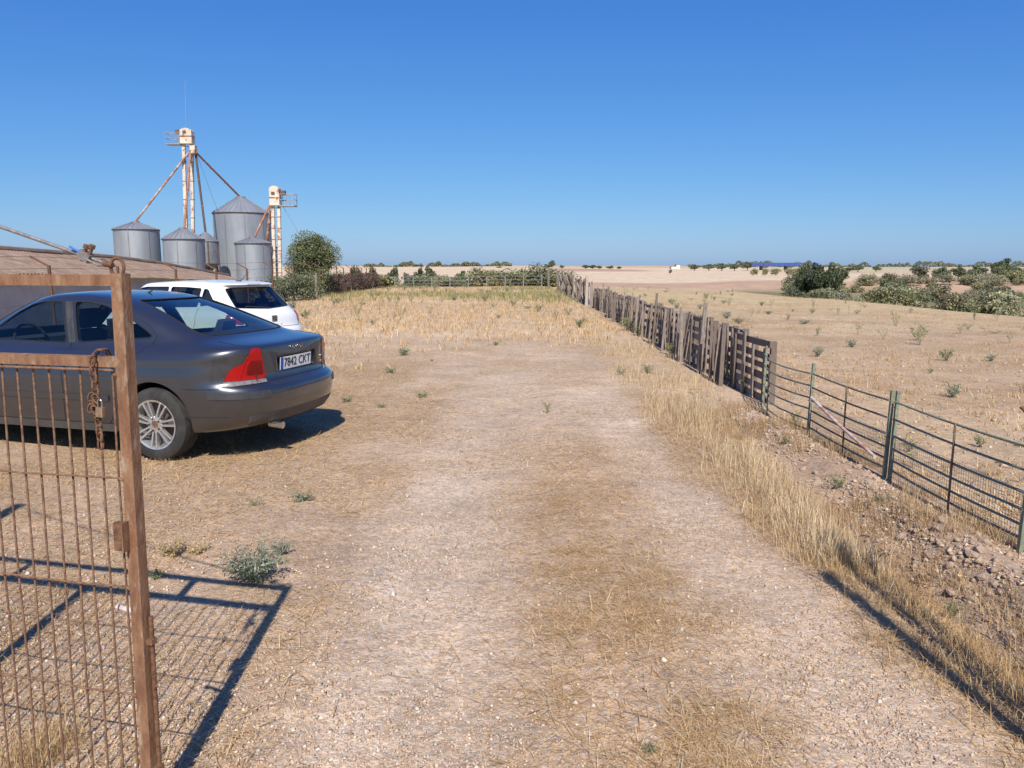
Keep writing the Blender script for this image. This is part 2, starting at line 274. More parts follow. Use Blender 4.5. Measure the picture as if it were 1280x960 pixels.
M = {
 'ground': ground_mat(),
 'blade': attr_mat('dry_blades', 0.8, 0.25), 'leaf': attr_mat('leaves', 0.6, 0.22, 0.12), 'pebble': attr_mat('pebbles', 0.85),
 'rust': mat('rusty_steel', (0.165, 0.075, 0.038), (0.265, 0.145, 0.075), 0.85, 0.1, 30, 0.5, 120, c=(0.36, 0.27, 0.19), cscale=18, clo=0.56, chi=0.68, stretch=(1, 1, 0.35)),
 'rust_dark': mat('dark_rusty_steel', (0.10, 0.05, 0.03), (0.22, 0.11, 0.055), 0.85, 0.2, 60, 0.4, 200),
 'rod': mat('rusty_rod', (0.13, 0.062, 0.036), (0.25, 0.145, 0.085), 0.85, 0.1, 60, 0.4, 200),
 'chrome': mat('bright_metal', (0.7, 0.68, 0.66), (0.45, 0.4, 0.36), 0.3, 1.0, 40),
 'brass': mat('worn_brass', (0.55, 0.40, 0.25), (0.35, 0.25, 0.18), 0.45, 0.8, 60),
 'cable': mat('steel_cable', (0.33, 0.31, 0.29), (0.22, 0.19, 0.17), 0.6, 0.6, 80),
 'blue_tape': mat('blue_plastic', (0.03, 0.13, 0.42), rough=0.5),
 'green_paint': mat('flaking_green_paint', (0.15, 0.185, 0.125), (0.21, 0.24, 0.17), 0.65, 0.0, 25, 0.3, 80, c=(0.16, 0.085, 0.05), cscale=22, clo=0.53, chi=0.66),
 'green_rust': mat('rusted_green_paint', (0.17, 0.13, 0.09), (0.15, 0.175, 0.12), 0.7, 0.0, 25, 0.3, 80, c=(0.15, 0.07, 0.04), cscale=18, clo=0.45, chi=0.6),
 'redwhite': mat('rusted_white_pole', (0.62, 0.55, 0.50), (0.38, 0.17, 0.11), 0.7, 0.0, 7, 0.2, 60, stretch=(1, 1, 1)),
 'wire': mat('thin_wire', (0.22, 0.18, 0.14), rough=0.7, metal=0.4),
 'wood': mat('weathered_wood', (0.26, 0.21, 0.17), (0.16, 0.125, 0.10), 0.9, 0.0, 14, 0.6, 60, c=(0.34, 0.29, 0.25), cscale=9, clo=0.5, chi=0.66, stretch=(6, 6, 0.8)),
 'wood_dark': mat('dark_old_wood', (0.13, 0.10, 0.08), (0.19, 0.145, 0.115), 0.9, 0.0, 14, 0.6, 60, stretch=(6, 6, 1)),
 'wood_pale': mat('pale_wood', (0.42, 0.36, 0.30), (0.30, 0.25, 0.20), 0.9, 0.0, 12, 0.5, 50, stretch=(6, 6, 0.8)),
 'galv': mat('galvanised_sheet', (0.33, 0.35, 0.375), (0.265, 0.285, 0.31), 0.55, 0.45, 0.9, 0.1, 6, stretch=(1, 1, 0.25), c=(0.30, 0.27, 0.25), cscale=0.6, clo=0.56, chi=0.8),
 'galv_dark': mat('dull_galvanised_sheet', (0.26, 0.27, 0.28), (0.20, 0.20, 0.21), 0.6, 0.4, 0.9),
 'cream': mat('cream_paint_rusting', (0.60, 0.53, 0.43), (0.52, 0.43, 0.33), 0.7, 0.0, 0.8, 0.1, 6, c=(0.30, 0.13, 0.07), cscale=1.6, clo=0.54, chi=0.62),
 'spout': mat('rusting_spout', (0.48, 0.40, 0.34), (0.33, 0.15, 0.095), 0.75, 0.1, 1.6, lo=0.42, hi=0.52),
 'spout_red': mat('red_rust_spout', (0.36, 0.17, 0.11), (0.27, 0.105, 0.06), 0.75, 0.1, 1.6, c=(0.5, 0.42, 0.36), cscale=2.2),
 'dark_pipe': mat('dark_pipe', (0.09, 0.07, 0.065), (0.15, 0.09, 0.07), 0.6, 0.3, 1.5),
 'steel_grey': mat('grey_steel', (0.34, 0.34, 0.35), (0.25, 0.24, 0.24), 0.6, 0.4, 3),
 'roof_tile': mat('brown_fibre_roof', (0.235, 0.16, 0.115), (0.17, 0.115, 0.085), 0.95, 0.0, 1.2, 0.4, 10, c=(0.29, 0.22, 0.165), cscale=3.0, clo=0.5, chi=0.7),
 'wall': mat('grey_render', (0.42, 0.41, 0.40), (0.33, 0.32, 0.31), 0.9, 0.0, 1.5, 0.3, 20),
 'bark': mat('bark', (0.17, 0.13, 0.10), (0.09, 0.07, 0.055), 0.95, 0.0, 12, 0.6, 40, stretch=(3, 3, 0.6)),
 'paint_grey': mat('dark_grey_car_paint', (0.088, 0.091, 0.101), (0.10, 0.101, 0.108), 0.34, 0.85, 3.0, coat=1.0, c=(0.13, 0.122, 0.112), cscale=5, clo=0.6, chi=0.95),
 'paint_white': mat('white_car_paint', (0.80, 0.80, 0.79), (0.77, 0.765, 0.745), 0.3, 0.0, 2.0, coat=0.6),
 'trim': mat('black_plastic', (0.030, 0.031, 0.034), (0.05, 0.048, 0.045), 0.55, 0.0, 10),
 'bumper_low': mat('dusty_plastic', (0.055, 0.055, 0.057), (0.105, 0.094, 0.082), 0.6, 0.0, 5, lo=0.4, hi=0.75),
 'seam': mat('black_gap', (0.012, 0.012, 0.013), rough=0.9),
 'interior': mat('dark_interior', (0.030, 0.031, 0.034), (0.045, 0.045, 0.046), 0.9, 0.0, 20),
 'red_lens': mat('red_lens', (0.36, 0.006, 0.006), (0.30, 0.005, 0.005), 0.2, 0.0, 3, coat=0.25, spec=0.3),
 'red_dark': mat('dark_red_lens', (0.11, 0.003, 0.004), (0.16, 0.004, 0.004), 0.2, 0.0, 6, coat=0.25, spec=0.3),
 'clear_lens': mat('clear_lens', (0.30, 0.28, 0.25), (0.17, 0.155, 0.14), 0.25, 0.3, 30, coat=0.4),
 'rubber': mat('dusty_rubber', (0.022, 0.021, 0.020), (0.05, 0.045, 0.04), 0.85, 0.0, 9, 0.2, 60, lo=0.42, hi=0.7),
 'alloy': mat('alloy', (0.62, 0.61, 0.60), (0.50, 0.48, 0.46), 0.38, 0.75, 14),
 'plate': mat('number_plate_white', (0.74, 0.74, 0.72), (0.66, 0.66, 0.63), 0.45, 0.0, 20),
 'plate_blue': mat('number_plate_blue', (0.02, 0.07, 0.36), rough=0.4),
 'ink': mat('black_lettering', (0.012, 0.012, 0.012), rough=0.5),
 'yellow': mat('yellow_petal', (0.75, 0.50, 0.02), rough=0.7),
 'bridge_blue': mat('blue_bridge_paint', (0.03, 0.065, 0.24), (0.035, 0.075, 0.28), 0.6, 0.0, 0.2),
 'concrete': mat('concrete', (0.42, 0.38, 0.34), (0.31, 0.28, 0.25), 0.95, 0.0, 5, 0.6, 40),
 'stone': mat('pale_stone', (0.43, 0.32, 0.23), (0.32, 0.225, 0.16), 0.95, 0.0, 18, 0.5, 60, c=(0.54, 0.44, 0.33), cscale=12),
 'cream_wall': mat('cream_wall', (0.72, 0.66, 0.55), (0.64, 0.58, 0.48), 0.9, 0.0, 0.5),
 'paper': mat('white_scrap', (0.75, 0.74, 0.72), rough=0.8),
}
GLASS = glass_mat('tinted_glass', (0.56, 0.66, 0.63)); GLASS_DARK = glass_mat('dark_tinted_glass', (0.50, 0.56, 0.56))

# ------------------------------------------------------------------ building helpers
def tag(o, label=None, cat=None, group=None, kind=None):
    if label: o['label'] = label
    if cat: o['category'] = cat
    if group: o['group'] = group
    if kind: o['kind'] = kind
    return o
def thing(name, label, cat, loc=(0, 0, 0), rz=0.0, group=None):
    o = bpy.data.objects.new(name, None); C.objects.link(o); o.empty_display_size = 0.1
    o.location = loc; o.rotation_euler = (0, 0, rz); return tag(o, label, cat, group)
def mk(name, me, material=None, parent=None, smooth=None):
    o = bpy.data.objects.new(name, me); C.objects.link(o)
    if material is not None and not me.materials: me.materials.append(material)
    if parent is not None: o.parent = parent
    if smooth is not None:
        me.shade_smooth()
        if smooth < 180: me.set_sharp_from_angle(angle=R(smooth))
    return o
def copy_tree(o, parent=None):
    c = o.copy(); C.objects.link(c); c.parent = parent
    for ch in list(o.children): copy_tree(ch, c)
    return c
class MB:
    def __init__(s): s.v = []; s.f = []
    def add(s, vs, fs):
        n = len(s.v); s.v += [tuple(p) for p in vs]; s.f += [tuple(i + n for i in f) for f in fs]; return s
    def beam(s, a, b, wd, ht, up=(0, 0, 1), w2=None, h2=None):
        a = Vector(a); b = Vector(b); d = (b - a).normalized(); up = Vector(up)
        if abs(d.dot(up)) > 0.99: up = Vector((0, 1, 0))
        x = d.cross(up).normalized(); y = x.cross(d).normalized(); w2 = wd if w2 is None else w2; h2 = ht if h2 is None else h2
        vs = [p + x * sx * ww / 2 + y * sy * hh / 2 for p, ww, hh in ((a, wd, ht), (b, w2, h2)) for sx, sy in ((-1, -1), (1, -1), (1, 1), (-1, 1))]
        return s.add(vs, [(3, 2, 1, 0), (4, 5, 6, 7), (0, 1, 5, 4), (1, 2, 6, 5), (2, 3, 7, 6), (3, 0, 4, 7)])
    def box(s, c, d):
        c = Vector(c); return s.beam(c - Vector((0, 0, d[2] / 2)), c + Vector((0, 0, d[2] / 2)), d[0], d[1], (0, 1, 0)) if False else s.add(
            [(c.x + i * d[0] / 2, c.y + j * d[1] / 2, c.z + k * d[2] / 2) for k in (-1, 1) for i, j in ((-1, -1), (1, -1), (1, 1), (-1, 1))],
            [(3, 2, 1, 0), (4, 5, 6, 7), (0, 1, 5, 4), (1, 2, 6, 5), (2, 3, 7, 6), (3, 0, 4, 7)])
    def tube(s, pts, r, seg=8, r2=None, closed=False, caps=True):
        pts = [Vector(p) for p in pts]; n = len(pts); rings = []
        prev = None
        for i, p in enumerate(pts):
            if closed: d = pts[(i + 1) % n] - pts[i - 1]
            else: d = pts[min(i + 1, n - 1)] - pts[max(i - 1, 0)]
            d.normalize()
            if prev is None:
                x = d.orthogonal().normalized()
            else:
                x = prev - d * prev.dot(d)
                x = x.normalized() if x.length > 1e-6 else d.orthogonal().normalized()
            prev = x; y = d.cross(x)
            rr = r if r2 is None else r + (r2 - r) * i / max(n - 1, 1)
            if callable(rr): rr = rr(i)
            rings.append([p + (x * math.cos(t) + y * math.sin(t)) * rr for t in (2 * math.pi * k / seg for k in range(seg))])
        vs = [q for ring in rings for q in ring]; fs = []
        for i in range(n if closed else n - 1):
            j = (i + 1) % n
            for k in range(seg): fs.append((i * seg + k, i * seg + (k + 1) % seg, j * seg + (k + 1) % seg, j * seg + k))
        if caps and not closed: fs.append(tuple(range(seg - 1, -1, -1))); fs.append(tuple((n - 1) * seg + k for k in range(seg)))
        return s.add(vs, fs)
    def lathe(s, prof, seg=24, axis='z', c=(0, 0, 0), close=False):
        vs = []; fs = []; c = Vector(c)
        for (r, h) in prof:
            for k in range(seg):
                t = 2 * math.pi * k / seg; a, b = r * math.cos(t), r * math.sin(t)
                vs.append(c + (Vector((a, b, h)) if axis == 'z' else Vector((a, h, b))))
        n = len(prof)
        for i in range(n if close else n - 1):
            j = (i + 1) % n
            for k in range(seg):
                q = (i * seg + k, i * seg + (k + 1) % seg, j * seg + (k + 1) % seg, j * seg + k)
                fs.append(q if axis == 'z' else q[::-1])
        return s.add(vs, fs)
    def mesh(s, name='m', origin=(0, 0, 0)):
        me = bpy.data.meshes.new(name); o = Vector(origin)
        me.from_pydata([tuple(Vector(p) - o) for p in s.v], [], s.f); me.update(); return me
    def build(s, name, material, parent=None, origin=(0, 0, 0), smooth=None):
        return mk(name, s.mesh(name, origin), material, parent, smooth)

def bulk(name, V, tris, col, material, parent=None):
    """V (n,k,3) vertices of n pieces, tris list of index triples in one piece, col (n,3) or (n,k,3)"""
    n, k, _ = V.shape; me = bpy.data.meshes.new(name); t = np.array(tris, np.int64); nf = n * len(t)
    me.vertices.add(n * k); me.vertices.foreach_set('co', V.astype(np.float32).ravel())
    idx = (np.arange(n)[:, None, None] * k + t[None]).ravel().astype(np.int32)
    me.loops.add(nf * 3); me.loops.foreach_set('vertex_index', idx)
    me.polygons.add(nf); me.polygons.foreach_set('loop_start', np.arange(0, nf * 3, 3, dtype=np.int32)); me.polygons.foreach_set('loop_total', np.full(nf, 3, np.int32))
    me.update(); at_ = me.attributes.new('col', 'FLOAT_COLOR', 'POINT')
    cc = np.ones((n, k, 4), np.float32); cc[:, :, :3] = col[:, None, :] if col.ndim == 2 else col
    at_.data.foreach_set('color', cc.ravel()); me.materials.append(material)
    if name is None: return me
    o = bpy.data.objects.new(name, me); C.objects.link(o)
    if parent is not None: o.parent = parent
    return o
def blade_verts(P, az, lean, L, W, droop):
    """curved blades: P (n,3) base, az azimuth of lean, lean angle from vertical at base, droop extra at tip"""
    n = len(P); dx, dy = np.cos(az), np.sin(az); px, py = -dy, dx
    V = np.zeros((n, 5, 3)); h = L * 0.55
    a1 = lean; a2 = lean + droop
    m = P + np.stack([dx * np.sin(a1) * h, dy * np.sin(a1) * h, np.cos(a1) * h], 1)
    t = m + np.stack([dx * np.sin(a2) * (L - h), dy * np.sin(a2) * (L - h), np.cos(a2) * (L - h)], 1)
    s = np.stack([px * W / 2, py * W / 2, 0 * W], 1)
    V[:, 0] = P - s; V[:, 1] = P + s; V[:, 2] = m + s * 0.8; V[:, 3] = m - s * 0.8; V[:, 4] = t
    return V
BT = [(0, 1, 2), (0, 2, 3), (3, 2, 4)]
def scatter(n, x0, x1, y0, y1, dens, ypow=1.0):
    """rejection sampled points, density function in 0..1; ypow > 1 favours the near end"""
    xs = []; ys = []; got = 0
    for _ in range(60):
        x = rng.uniform(x0, x1, n); y = y0 + (y1 - y0) * rng.random(n) ** ypow
        k = rng.random(n) < dens(x, y); xs.append(x[k]); ys.append(y[k]); got += k.sum()
        if got >= n: break
    x = np.concatenate(xs)[:n]; y = np.concatenate(ys)[:n]; return x, y

# ================================================================== GROUND
def grid_lines(lo, f0, f1, hi, step, g):
    a = list(np.arange(f0, f1 + 1e-6, step)); s = step; p = f1
    while p < hi: s *= g; p += s; a.append(p)
    s = step; p = f0
    while p > lo: s *= g; p -= s; a.insert(0, p)
    return np.array(a)
gx = grid_lines(-1500, -5.0, 4.0, 1500, 0.05, 1.06); gy = grid_lines(-60, 1.9, 8.5, 2200, 0.05, 1.035)
XX, YY = np.meshgrid(gx, gy); ZZ = gz(XX.ravel(), YY.ravel())
nx, ny = len(gx), len(gy)
me = bpy.data.meshes.new('ground'); me.vertices.add(nx * ny)
me.vertices.foreach_set('co', np.stack([XX.ravel(), YY.ravel(), ZZ], 1).astype(np.float32).ravel())
ii = (np.arange(ny - 1)[:, None] * nx + np.arange(nx - 1)[None]).ravel()
q = np.stack([ii, ii + 1, ii + nx + 1, ii + nx], 1).astype(np.int32)
me.loops.add(q.size); me.loops.foreach_set('vertex_index', q.ravel()); me.polygons.add(len(q))
me.polygons.foreach_set('loop_start', np.arange(0, q.size, 4, dtype=np.int32)); me.polygons.foreach_set('loop_total', np.full(len(q), 4, np.int32))
me.update(); ca = me.attributes.new('col', 'FLOAT_COLOR', 'POINT'); cc = np.ones((nx * ny, 4), np.float32)
cc[:, :3] = ground_color(XX.ravel(), YY.ravel()); ca.data.foreach_set('color', cc.ravel()); me.shade_smooth()
ground = mk('ground', me, M['ground']); tag(ground, 'dry gravel track and pale parched farmland running to the horizon', 'ground', kind='structure')

# ================================================================== SILOS AND ELEVATORS
def silo(name, label, u, Y, wpx, v_eave, v_peak, parts_seam=6, mt='galv', rot=0.0, nrib=24):
    zc = Y * cp + 0.3
    rad = wpx / FPX * zc / 2; c = at(u, v_eave, Y); zb = g1(c.x, Y) - 0.15; ze = c.z - zb; zp = at(u, v_peak, Y).z - zb
    t = thing(name, label, 'silo', (c.x, Y, zb), rot)
    prof = []; h = 0.0; step = 0.13; k = 0
    while h < ze:
        prof.append((rad + (0.016 if k % 2 else -0.016), h)); h += step; k += 1
    prof.append((rad, ze)); MB().lathe(prof, 48).build('wall', M[mt], t, smooth=180)
    rf = MB().lathe([(rad + 0.10, ze - 0.06), (rad + 0.10, ze + 0.02), (0.12 * rad + 0.12, zp - 0.02)], 48).build('roof', M[mt], t, smooth=30)
    m = MB()
    for k in range(nrib):
        a = 2 * math.pi * k / nrib; ca_, sa = math.cos(a), math.sin(a)
        m = MB().beam((ca_ * (rad + 0.09), sa * (rad + 0.09), ze + 0.045), (ca_ * (0.12 * rad + 0.12), sa * (0.12 * rad + 0.12), zp), 0.05, 0.05); m.build('rib', M['galv_dark'], rf)
    MB().lathe([(0.12 * rad + 0.16, zp - 0.06), (0.12 * rad + 0.16, zp + 0.10), (0.05, zp + 0.16)], 24).build('cap', M['galv_dark'], rf, smooth=30)
    MB().lathe([(rad + 0.11, ze - 0.10), (rad + 0.125, ze - 0.02)], 48).build('eave_ring', M['dark_pipe'], t, smooth=30)
    for k in range(parts_seam):
        a = 2 * math.pi * (k + 0.35) / parts_seam
        MB().beam((math.cos(a) * (rad + 0.025), math.sin(a) * (rad + 0.025), 0), (math.cos(a) * (rad + 0.025), math.sin(a) * (rad + 0.025), ze), 0.09, 0.05, (math.cos(a), math.sin(a), 0)).build('seam', M['galv_dark'], t)
    return t, Vector((c.x, Y, zb + zp)), rad
s1, p1, r1 = silo('grain_silo', 'squat grey corrugated silo fed by the long left-hand spout', 170, 85, 52, 287, 278, 7)
s2, p2, r2 = silo('grain_silo', 'grey corrugated silo standing at the foot of the tall elevator tower', 229, 80, 48, 299, 286, 7)
s3, p3, r3 = silo('grain_silo', 'tallest and widest grey corrugated silo with a ribbed conical roof', 302, 93, 67, 267, 247, 9, nrib=30)
s4, p4, r4 = silo('grain_silo', 'narrow grey corrugated silo standing in front of the widest silo', 316, 79, 42, 304, 297, 6)
s5, p5, r5 = silo('grain_silo', 'small grey silo half hidden behind the narrow front silo', 334, 82, 22, 309, 303, 5, 'galv_dark', nrib=14)
# tank on legs behind the second silo
c = at(257, 302, 86); zb = g1(c.x, 86) - 0.1; t = thing('hopper_tank', 'dark hopper bottomed tank on steel legs between two silos', 'tank', (c.x, 86, zb))
H = c.z - zb; rr = 1.35
MB().lathe([(0.2, H - 3.6), (rr, H - 2.4), (rr + 0.01, H)], 28).build('shell', M['galv_dark'], t, smooth=30)
MB().lathe([(rr + 0.08, H - 0.02), (rr + 0.08, H + 0.02), (0.15, at(257, 290, 86).z - zb)], 28).build('roof', M['galv_dark'], t, smooth=30)
for k in range(6):
    a = 2 * math.pi * k / 6; MB().beam((rr * 1.02 * math.cos(a), rr * 1.02 * math.sin(a), 0), (rr * 1.02 * math.cos(a), rr * 1.02 * math.sin(a), H), 0.12, 0.12).build('leg', M['dark_pipe'], t)
for k in range(3):
    a = 2 * math.pi * (2 * k + .5) / 6; b = a + math.pi / 3
    MB().beam((rr * math.cos(a), rr * math.sin(a), H - 3.9), (rr * math.cos(b), rr * math.sin(b), H - 1.0), 0.07, 0.07).build('brace', M['dark_pipe'], t)
ptank = Vector((c.x, 86, at(257, 290, 86).z))

def elevator(label, u0, u1, v_top, v_head, Y, width_leg, rung_n, plat_side, head_h, ub0=None, ub1=None):
    ub0 = u0 if ub0 is None else ub0; ub1 = u1 if ub1 is None else ub1
    a = at(u0, v_head, Y); b = at(u1, v_head, Y); xb0 = at(ub0, 330, Y).x; xb1 = at(ub1, 330, Y).x
    cx = (a.x + b.x) / 2; zb = g1(cx, Y) - 0.1; o = Vector((cx, Y, zb)); t = thing('elevator_tower', label, 'elevator', o)
    zt = at(u0, v_top, Y).z; zh = a.z
    for x0, x1 in ((xb0, a.x), (xb1, b.x)):
        l = MB().beam((x0, Y, zb), (x1, Y, zh), width_leg, width_leg * 0.8, (0, 1, 0)).build('leg', M['cream'], t, o)
        for k in range(1, 9):
            f = k / 9; x = x0 + (x1 - x0) * f; z = zb + (zh - zb) * f
            MB().box((x, Y, z), (width_leg + 0.07, width_leg * 0.8 + 0.07, 0.07)).build('flange', M['spout_red'], l, o)
    for k in range(rung_n):
        f = (k + 0.5) / rung_n; xa = xb0 + (a.x - xb0) * f + width_leg / 2; xc = xb1 + (b.x - xb1) * f - width_leg / 2; z = zb + (zh - zb) * f
        MB().tube([(xa - 0.02, Y - 0.1, z), (xc + 0.02, Y - 0.1, z)], 0.035, 6).build('rung', M['steel_grey'], t, o)
    wd = (b.x - a.x) + width_leg * 1.25
    m = MB(); n = 10; prof = [(-wd / 2, zh)] + [(-wd / 2, zt - 0.25)] + [(-wd / 2 + wd * i / n, zt - 0.25 + 0.28 * math.sin(math.pi * i / n) ** 0.6) for i in range(1, n)] + [(wd / 2, zt - 0.25), (wd / 2, zh)]
    k = len(prof); vs = [(cx + x, Y - 0.45, z) for x, z in prof] + [(cx + x, Y + 0.45, z) for x, z in prof]
    m.add(vs, [tuple(range(k)), tuple(range(2 * k - 1, k - 1, -1))] + [(i, k + i, k + (i + 1) % k, (i + 1) % k) for i in range(k)])
    hd = m.build('head', M['cream'], t, o)
    MB().box((cx, Y, zh + head_h * 0.45), (wd + 0.08, 1.0, 0.09)).build('band', M['spout_red'], hd, o)
    MB().box((cx - 0.1, Y - 0.48, zh + head_h * 0.7), (0.35, 0.06, 0.28)).build('hatch', M['dark_pipe'], hd, o)
    # platform with railing
    sgn = plat_side; x0 = cx + sgn * wd / 2; x1 = x0 + sgn * 1.55
    zpl = zh - 0.05
    pl = MB().box(((x0 + x1) / 2, Y, zpl), (abs(x1 - x0), 1.1, 0.12)).build('platform', M['steel_grey'], t, o)
    for xx in (x0 + sgn * 0.1, (x0 + x1) / 2, x1 - sgn * 0.03):
        for yy in (-0.53, 0.53): MB().tube([(xx, Y + yy, zpl), (xx, Y + yy, zpl + 1.15)], 0.035, 6).build('railing_post', M['steel_grey'], pl, o)
    for zz in (0.6, 1.15): MB().tube([(x0, Y - 0.53, zpl + zz), (x1, Y - 0.53, zpl + zz), (x1, Y + 0.53, zpl + zz), (x0, Y + 0.53, zpl + zz)], 0.035, 6).build('railing', M['steel_grey'], pl, o)
    MB().box((x0 + sgn * 0.3, Y, zh + head_h * 0.75), (0.5, 0.45, 0.4)).build('motor', M['dark_pipe'], hd, o)
    return t, o, zh, zt
def spout(t, o, pts, r, m, name='spout'):
    s = MB().tube(pts, r, 10).build(name, M[m], t, o, smooth=40)
    a, b = Vector(pts[0]), Vector(pts[-1]); n = max(2, int((b - a).length / 2.2)); d = (b - a).normalized()
    for k in range(1, n):
        p = a.lerp(b, k / n); MB().tube([p - d * 0.05, p + d * 0.05], r * 1.35, 10).build('collar', M['spout_red'], s, o)
YE = 86.0
t, o, zh, zt = elevator('tall cream elevator tower with mast and rusty grain spouts', 229.5, 239.5, 161, 180, YE, 0.32, 34, -1, 1.7, 232, 239.5)
dist = at(242, 187, YE); MB().box(dist, (0.55, 0.7, 0.8)).build('distributor', M['cream'], t, o)
MB().box(dist - Vector((0, 0, 0.5)), (0.7, 0.75, 0.14)).build('distributor_flange', M['dark_pipe'], t, o)
spout(t, o, [dist + Vector((-0.2, -0.3, -0.1)), p1 + Vector((0, 0, 0.1))], 0.115, 'spout')
spout(t, o, [dist + Vector((0.25, 0, -0.3)), p3 + Vector((-0.15, 0, 0.15))], 0.115, 'spout_red')
spout(t, o, [dist + Vector((-0.25, -0.3, -0.4)), p2 + Vector((0.15, 0.1, 0.1))], 0.115, 'spout_red')
spout(t, o, [dist + Vector((0.15, 0.1, -0.4)), ptank + Vector((0.05, 0, -0.05))], 0.12, 'dark_pipe')
mast0 = at(232.5, 163, YE); mast1 = at(231.5, 102, YE)
ms = MB().tube([mast0, mast1], 0.03, 6).build('mast', M['steel_grey'], t, o)
for k in range(3):
    a = k * 2.1; MB().tube([mast1 - Vector((0, 0, .05)), mast1 + Vector((0.35 * math.cos(a), 0.35 * math.sin(a), 0.12))], 0.012, 5).build('mast_tip', M['steel_grey'], ms, o)
MB().tube([at(243, 185, YE), at(273, 266, 90)], 0.018, 5).build('guy_wire', M['cable'], t, o)
t, o, zh, zt = elevator('short cream elevator tower with platform beside the oak tree', 341, 348.5, 233, 257, 80.0, 0.30, 22, 1, 1.7, 342, 349)
spout(t, o, [at(338, 256, 80) + Vector((0, -0.2, 0)), p4 + Vector((0.2, 0, 0.05))], 0.115, 'spout_red')
spout(t, o, [at(338.5, 254, 80) + Vector((0, 0.3, 0)), p5 + Vector((0, 0, 0.08))], 0.17, 'spout')
MB().tube([at(353, 257, 80), at(372, 289, 80), at(386, 312, 80)], 0.018, 5).build('guy_wire', M['cable'], t, o)

# ================================================================== LONG LOW SHED BEYOND THE WIRE FENCE
def shed():
    # ridge and eave lines follow the falling ground; corrugated sheets, one object each
    N = 17
    px = [(-230, 297), (-90, 304), (0, 312), (70, 317), (144, 323), (192, 329), (240, 337), (289, 346)]
    def rv(u): return np.interp(u, [p[0] for p in px], [p[1] for p in px])
    Xr = -15.2; Xe = -12.3
    ys = np.linspace(14.2, 41.5, N)
    def ridge(y):
        u = 640 + FPX * Xr / (y * cp + 0.1); return at(u, float(rv(u)), y).z
    t = thing('livestock_shed', 'long low shed with a brown corrugated roof behind the wire fence', 'shed', (Xr, 14.2, g1(Xr, 14.2) - 0.3)); o = t.location
    rf = thing('roof', None, None); rf.parent = t
    for i in range(N - 1):
        for side in (0, 1):
            y0, y1 = ys[i], ys[i + 1]; n = 22; m = MB(); vs = []
            for k in range(n + 1):
                y = y0 + (y1 - y0) * k / n; zz = 0.02 * (1 if k % 2 else -1) + 0.018 * (i % 2)
                z0 = ridge(y); X2 = Xe if side == 0 else 2 * Xr - Xe
                for f in (0, 0.33, 0.34, 0.66, 0.67, 1.0): vs.append((Xr + (X2 - Xr) * f, y, z0 - 0.80 * f + zz - (0.03 if f in (0.33, 0.66) else 0)))
            fs = [(k * 6 + j, k * 6 + j + 1, k * 6 + j + 7, k * 6 + j + 6) for k in range(n) for j in range(5)]
            if side == 1: fs = [f[::-1] for f in fs]
            m.add(vs, [f[::-1] for f in fs]); s = m.build('roof_sheet', M['roof_tile'], rf, o)
        m = MB().tube([(Xr, ys[i], ridge(ys[i]) + 0.03), (Xr, ys[i + 1] + 0.06, ridge(ys[i + 1]) + 0.03)], 0.10, 8); m.build('ridge_cap', M['roof_tile'], rf, o, smooth=40)
    m = MB(); xw = Xe - 0.35; vs = []
    for y in ys: vs += [(xw, y, g1(xw, y) - 0.3), (xw, y, ridge(y) - 0.78)]
    m.add(vs, [(2 * i, 2 * i + 2, 2 * i + 3, 2 * i + 1) for i in range(N - 1)]); m.build('wall', M['wall'], t, o)
    m = MB(); xw2 = 2 * Xr - xw; vs = []
    for y in ys: vs += [(xw2, y, g1(xw2, y) - 0.6), (xw2, y, ridge(y) - 0.78)]
    m.add(vs, [(2 * i + 1, 2 * i + 3, 2 * i + 2, 2 * i) for i in range(N - 1)]); m.build('wall', M['wall'], t, o)
    for y in (ys[0], ys[-1]):
        m = MB().add([(xw, y, g1(xw, y) - 0.6), (xw2, y, g1(xw2, y) - 0.8), (xw2, y, ridge(y) - 0.78), (Xr, y, ridge(y) - 0.06), (xw, y, ridge(y) - 0.78)], [(0, 1, 2, 3, 4)]); m.build('gable_wall', M['wall'], t, o)
shed()

# ================================================================== LEFT WIRE FENCE
def wire_fence():
    ys = [14.5, 17.5, 20.5, 24, 27.3, 30.6, 34, 38, 41.5, 44, 46.5, 49, 51.5, 54, 56.5, 59, 61.5, 64, 66.5]
    XF = lambda y: -10.4 - 0.035 * max(0, y - 30) - 0.0 * y
    o = Vector((XF(14.5), 14.5, g1(XF(14.5), 14.5))); t = thing('wire_fence', 'rusty barbed wire fence with angled post tops along the yard edge', 'fence', o)
    tops = []
    for i, y in enumerate(ys):
        x = XF(y); z = g1(x, y); ht = 1.68 + random.uniform(-0.06, 0.08); lean = random.uniform(-0.04, 0.04)
        p = MB().beam((x, y, z - 0.1), (x + lean, y, z + ht), 0.055, 0.055).build('post', M['rust_dark'], t, o)
        MB().beam((x + lean, y, z + ht - 0.02), (x + lean - 0.38, y - 0.05, z + ht + 0.2), 0.04, 0.04).build('post_arm', M['rust_dark'], p, o)
        tops.append((x, y, z, ht, lean))
    for f in (0.25, 0.5, 0.75, 0.96):
        MB().tube([(x + l * f, y - 0.03, z + h * f) for x, y, z, h, l in tops], 0.006, 4).build('strand', M['wire'], t, o)
    MB().tube([(x - 0.36, y - 0.05, z + h + 0.19) for x, y, z, h, l in tops], 0.006, 4).build('strand', M['wire'], t, o)
    return XF
XF = wire_fence()

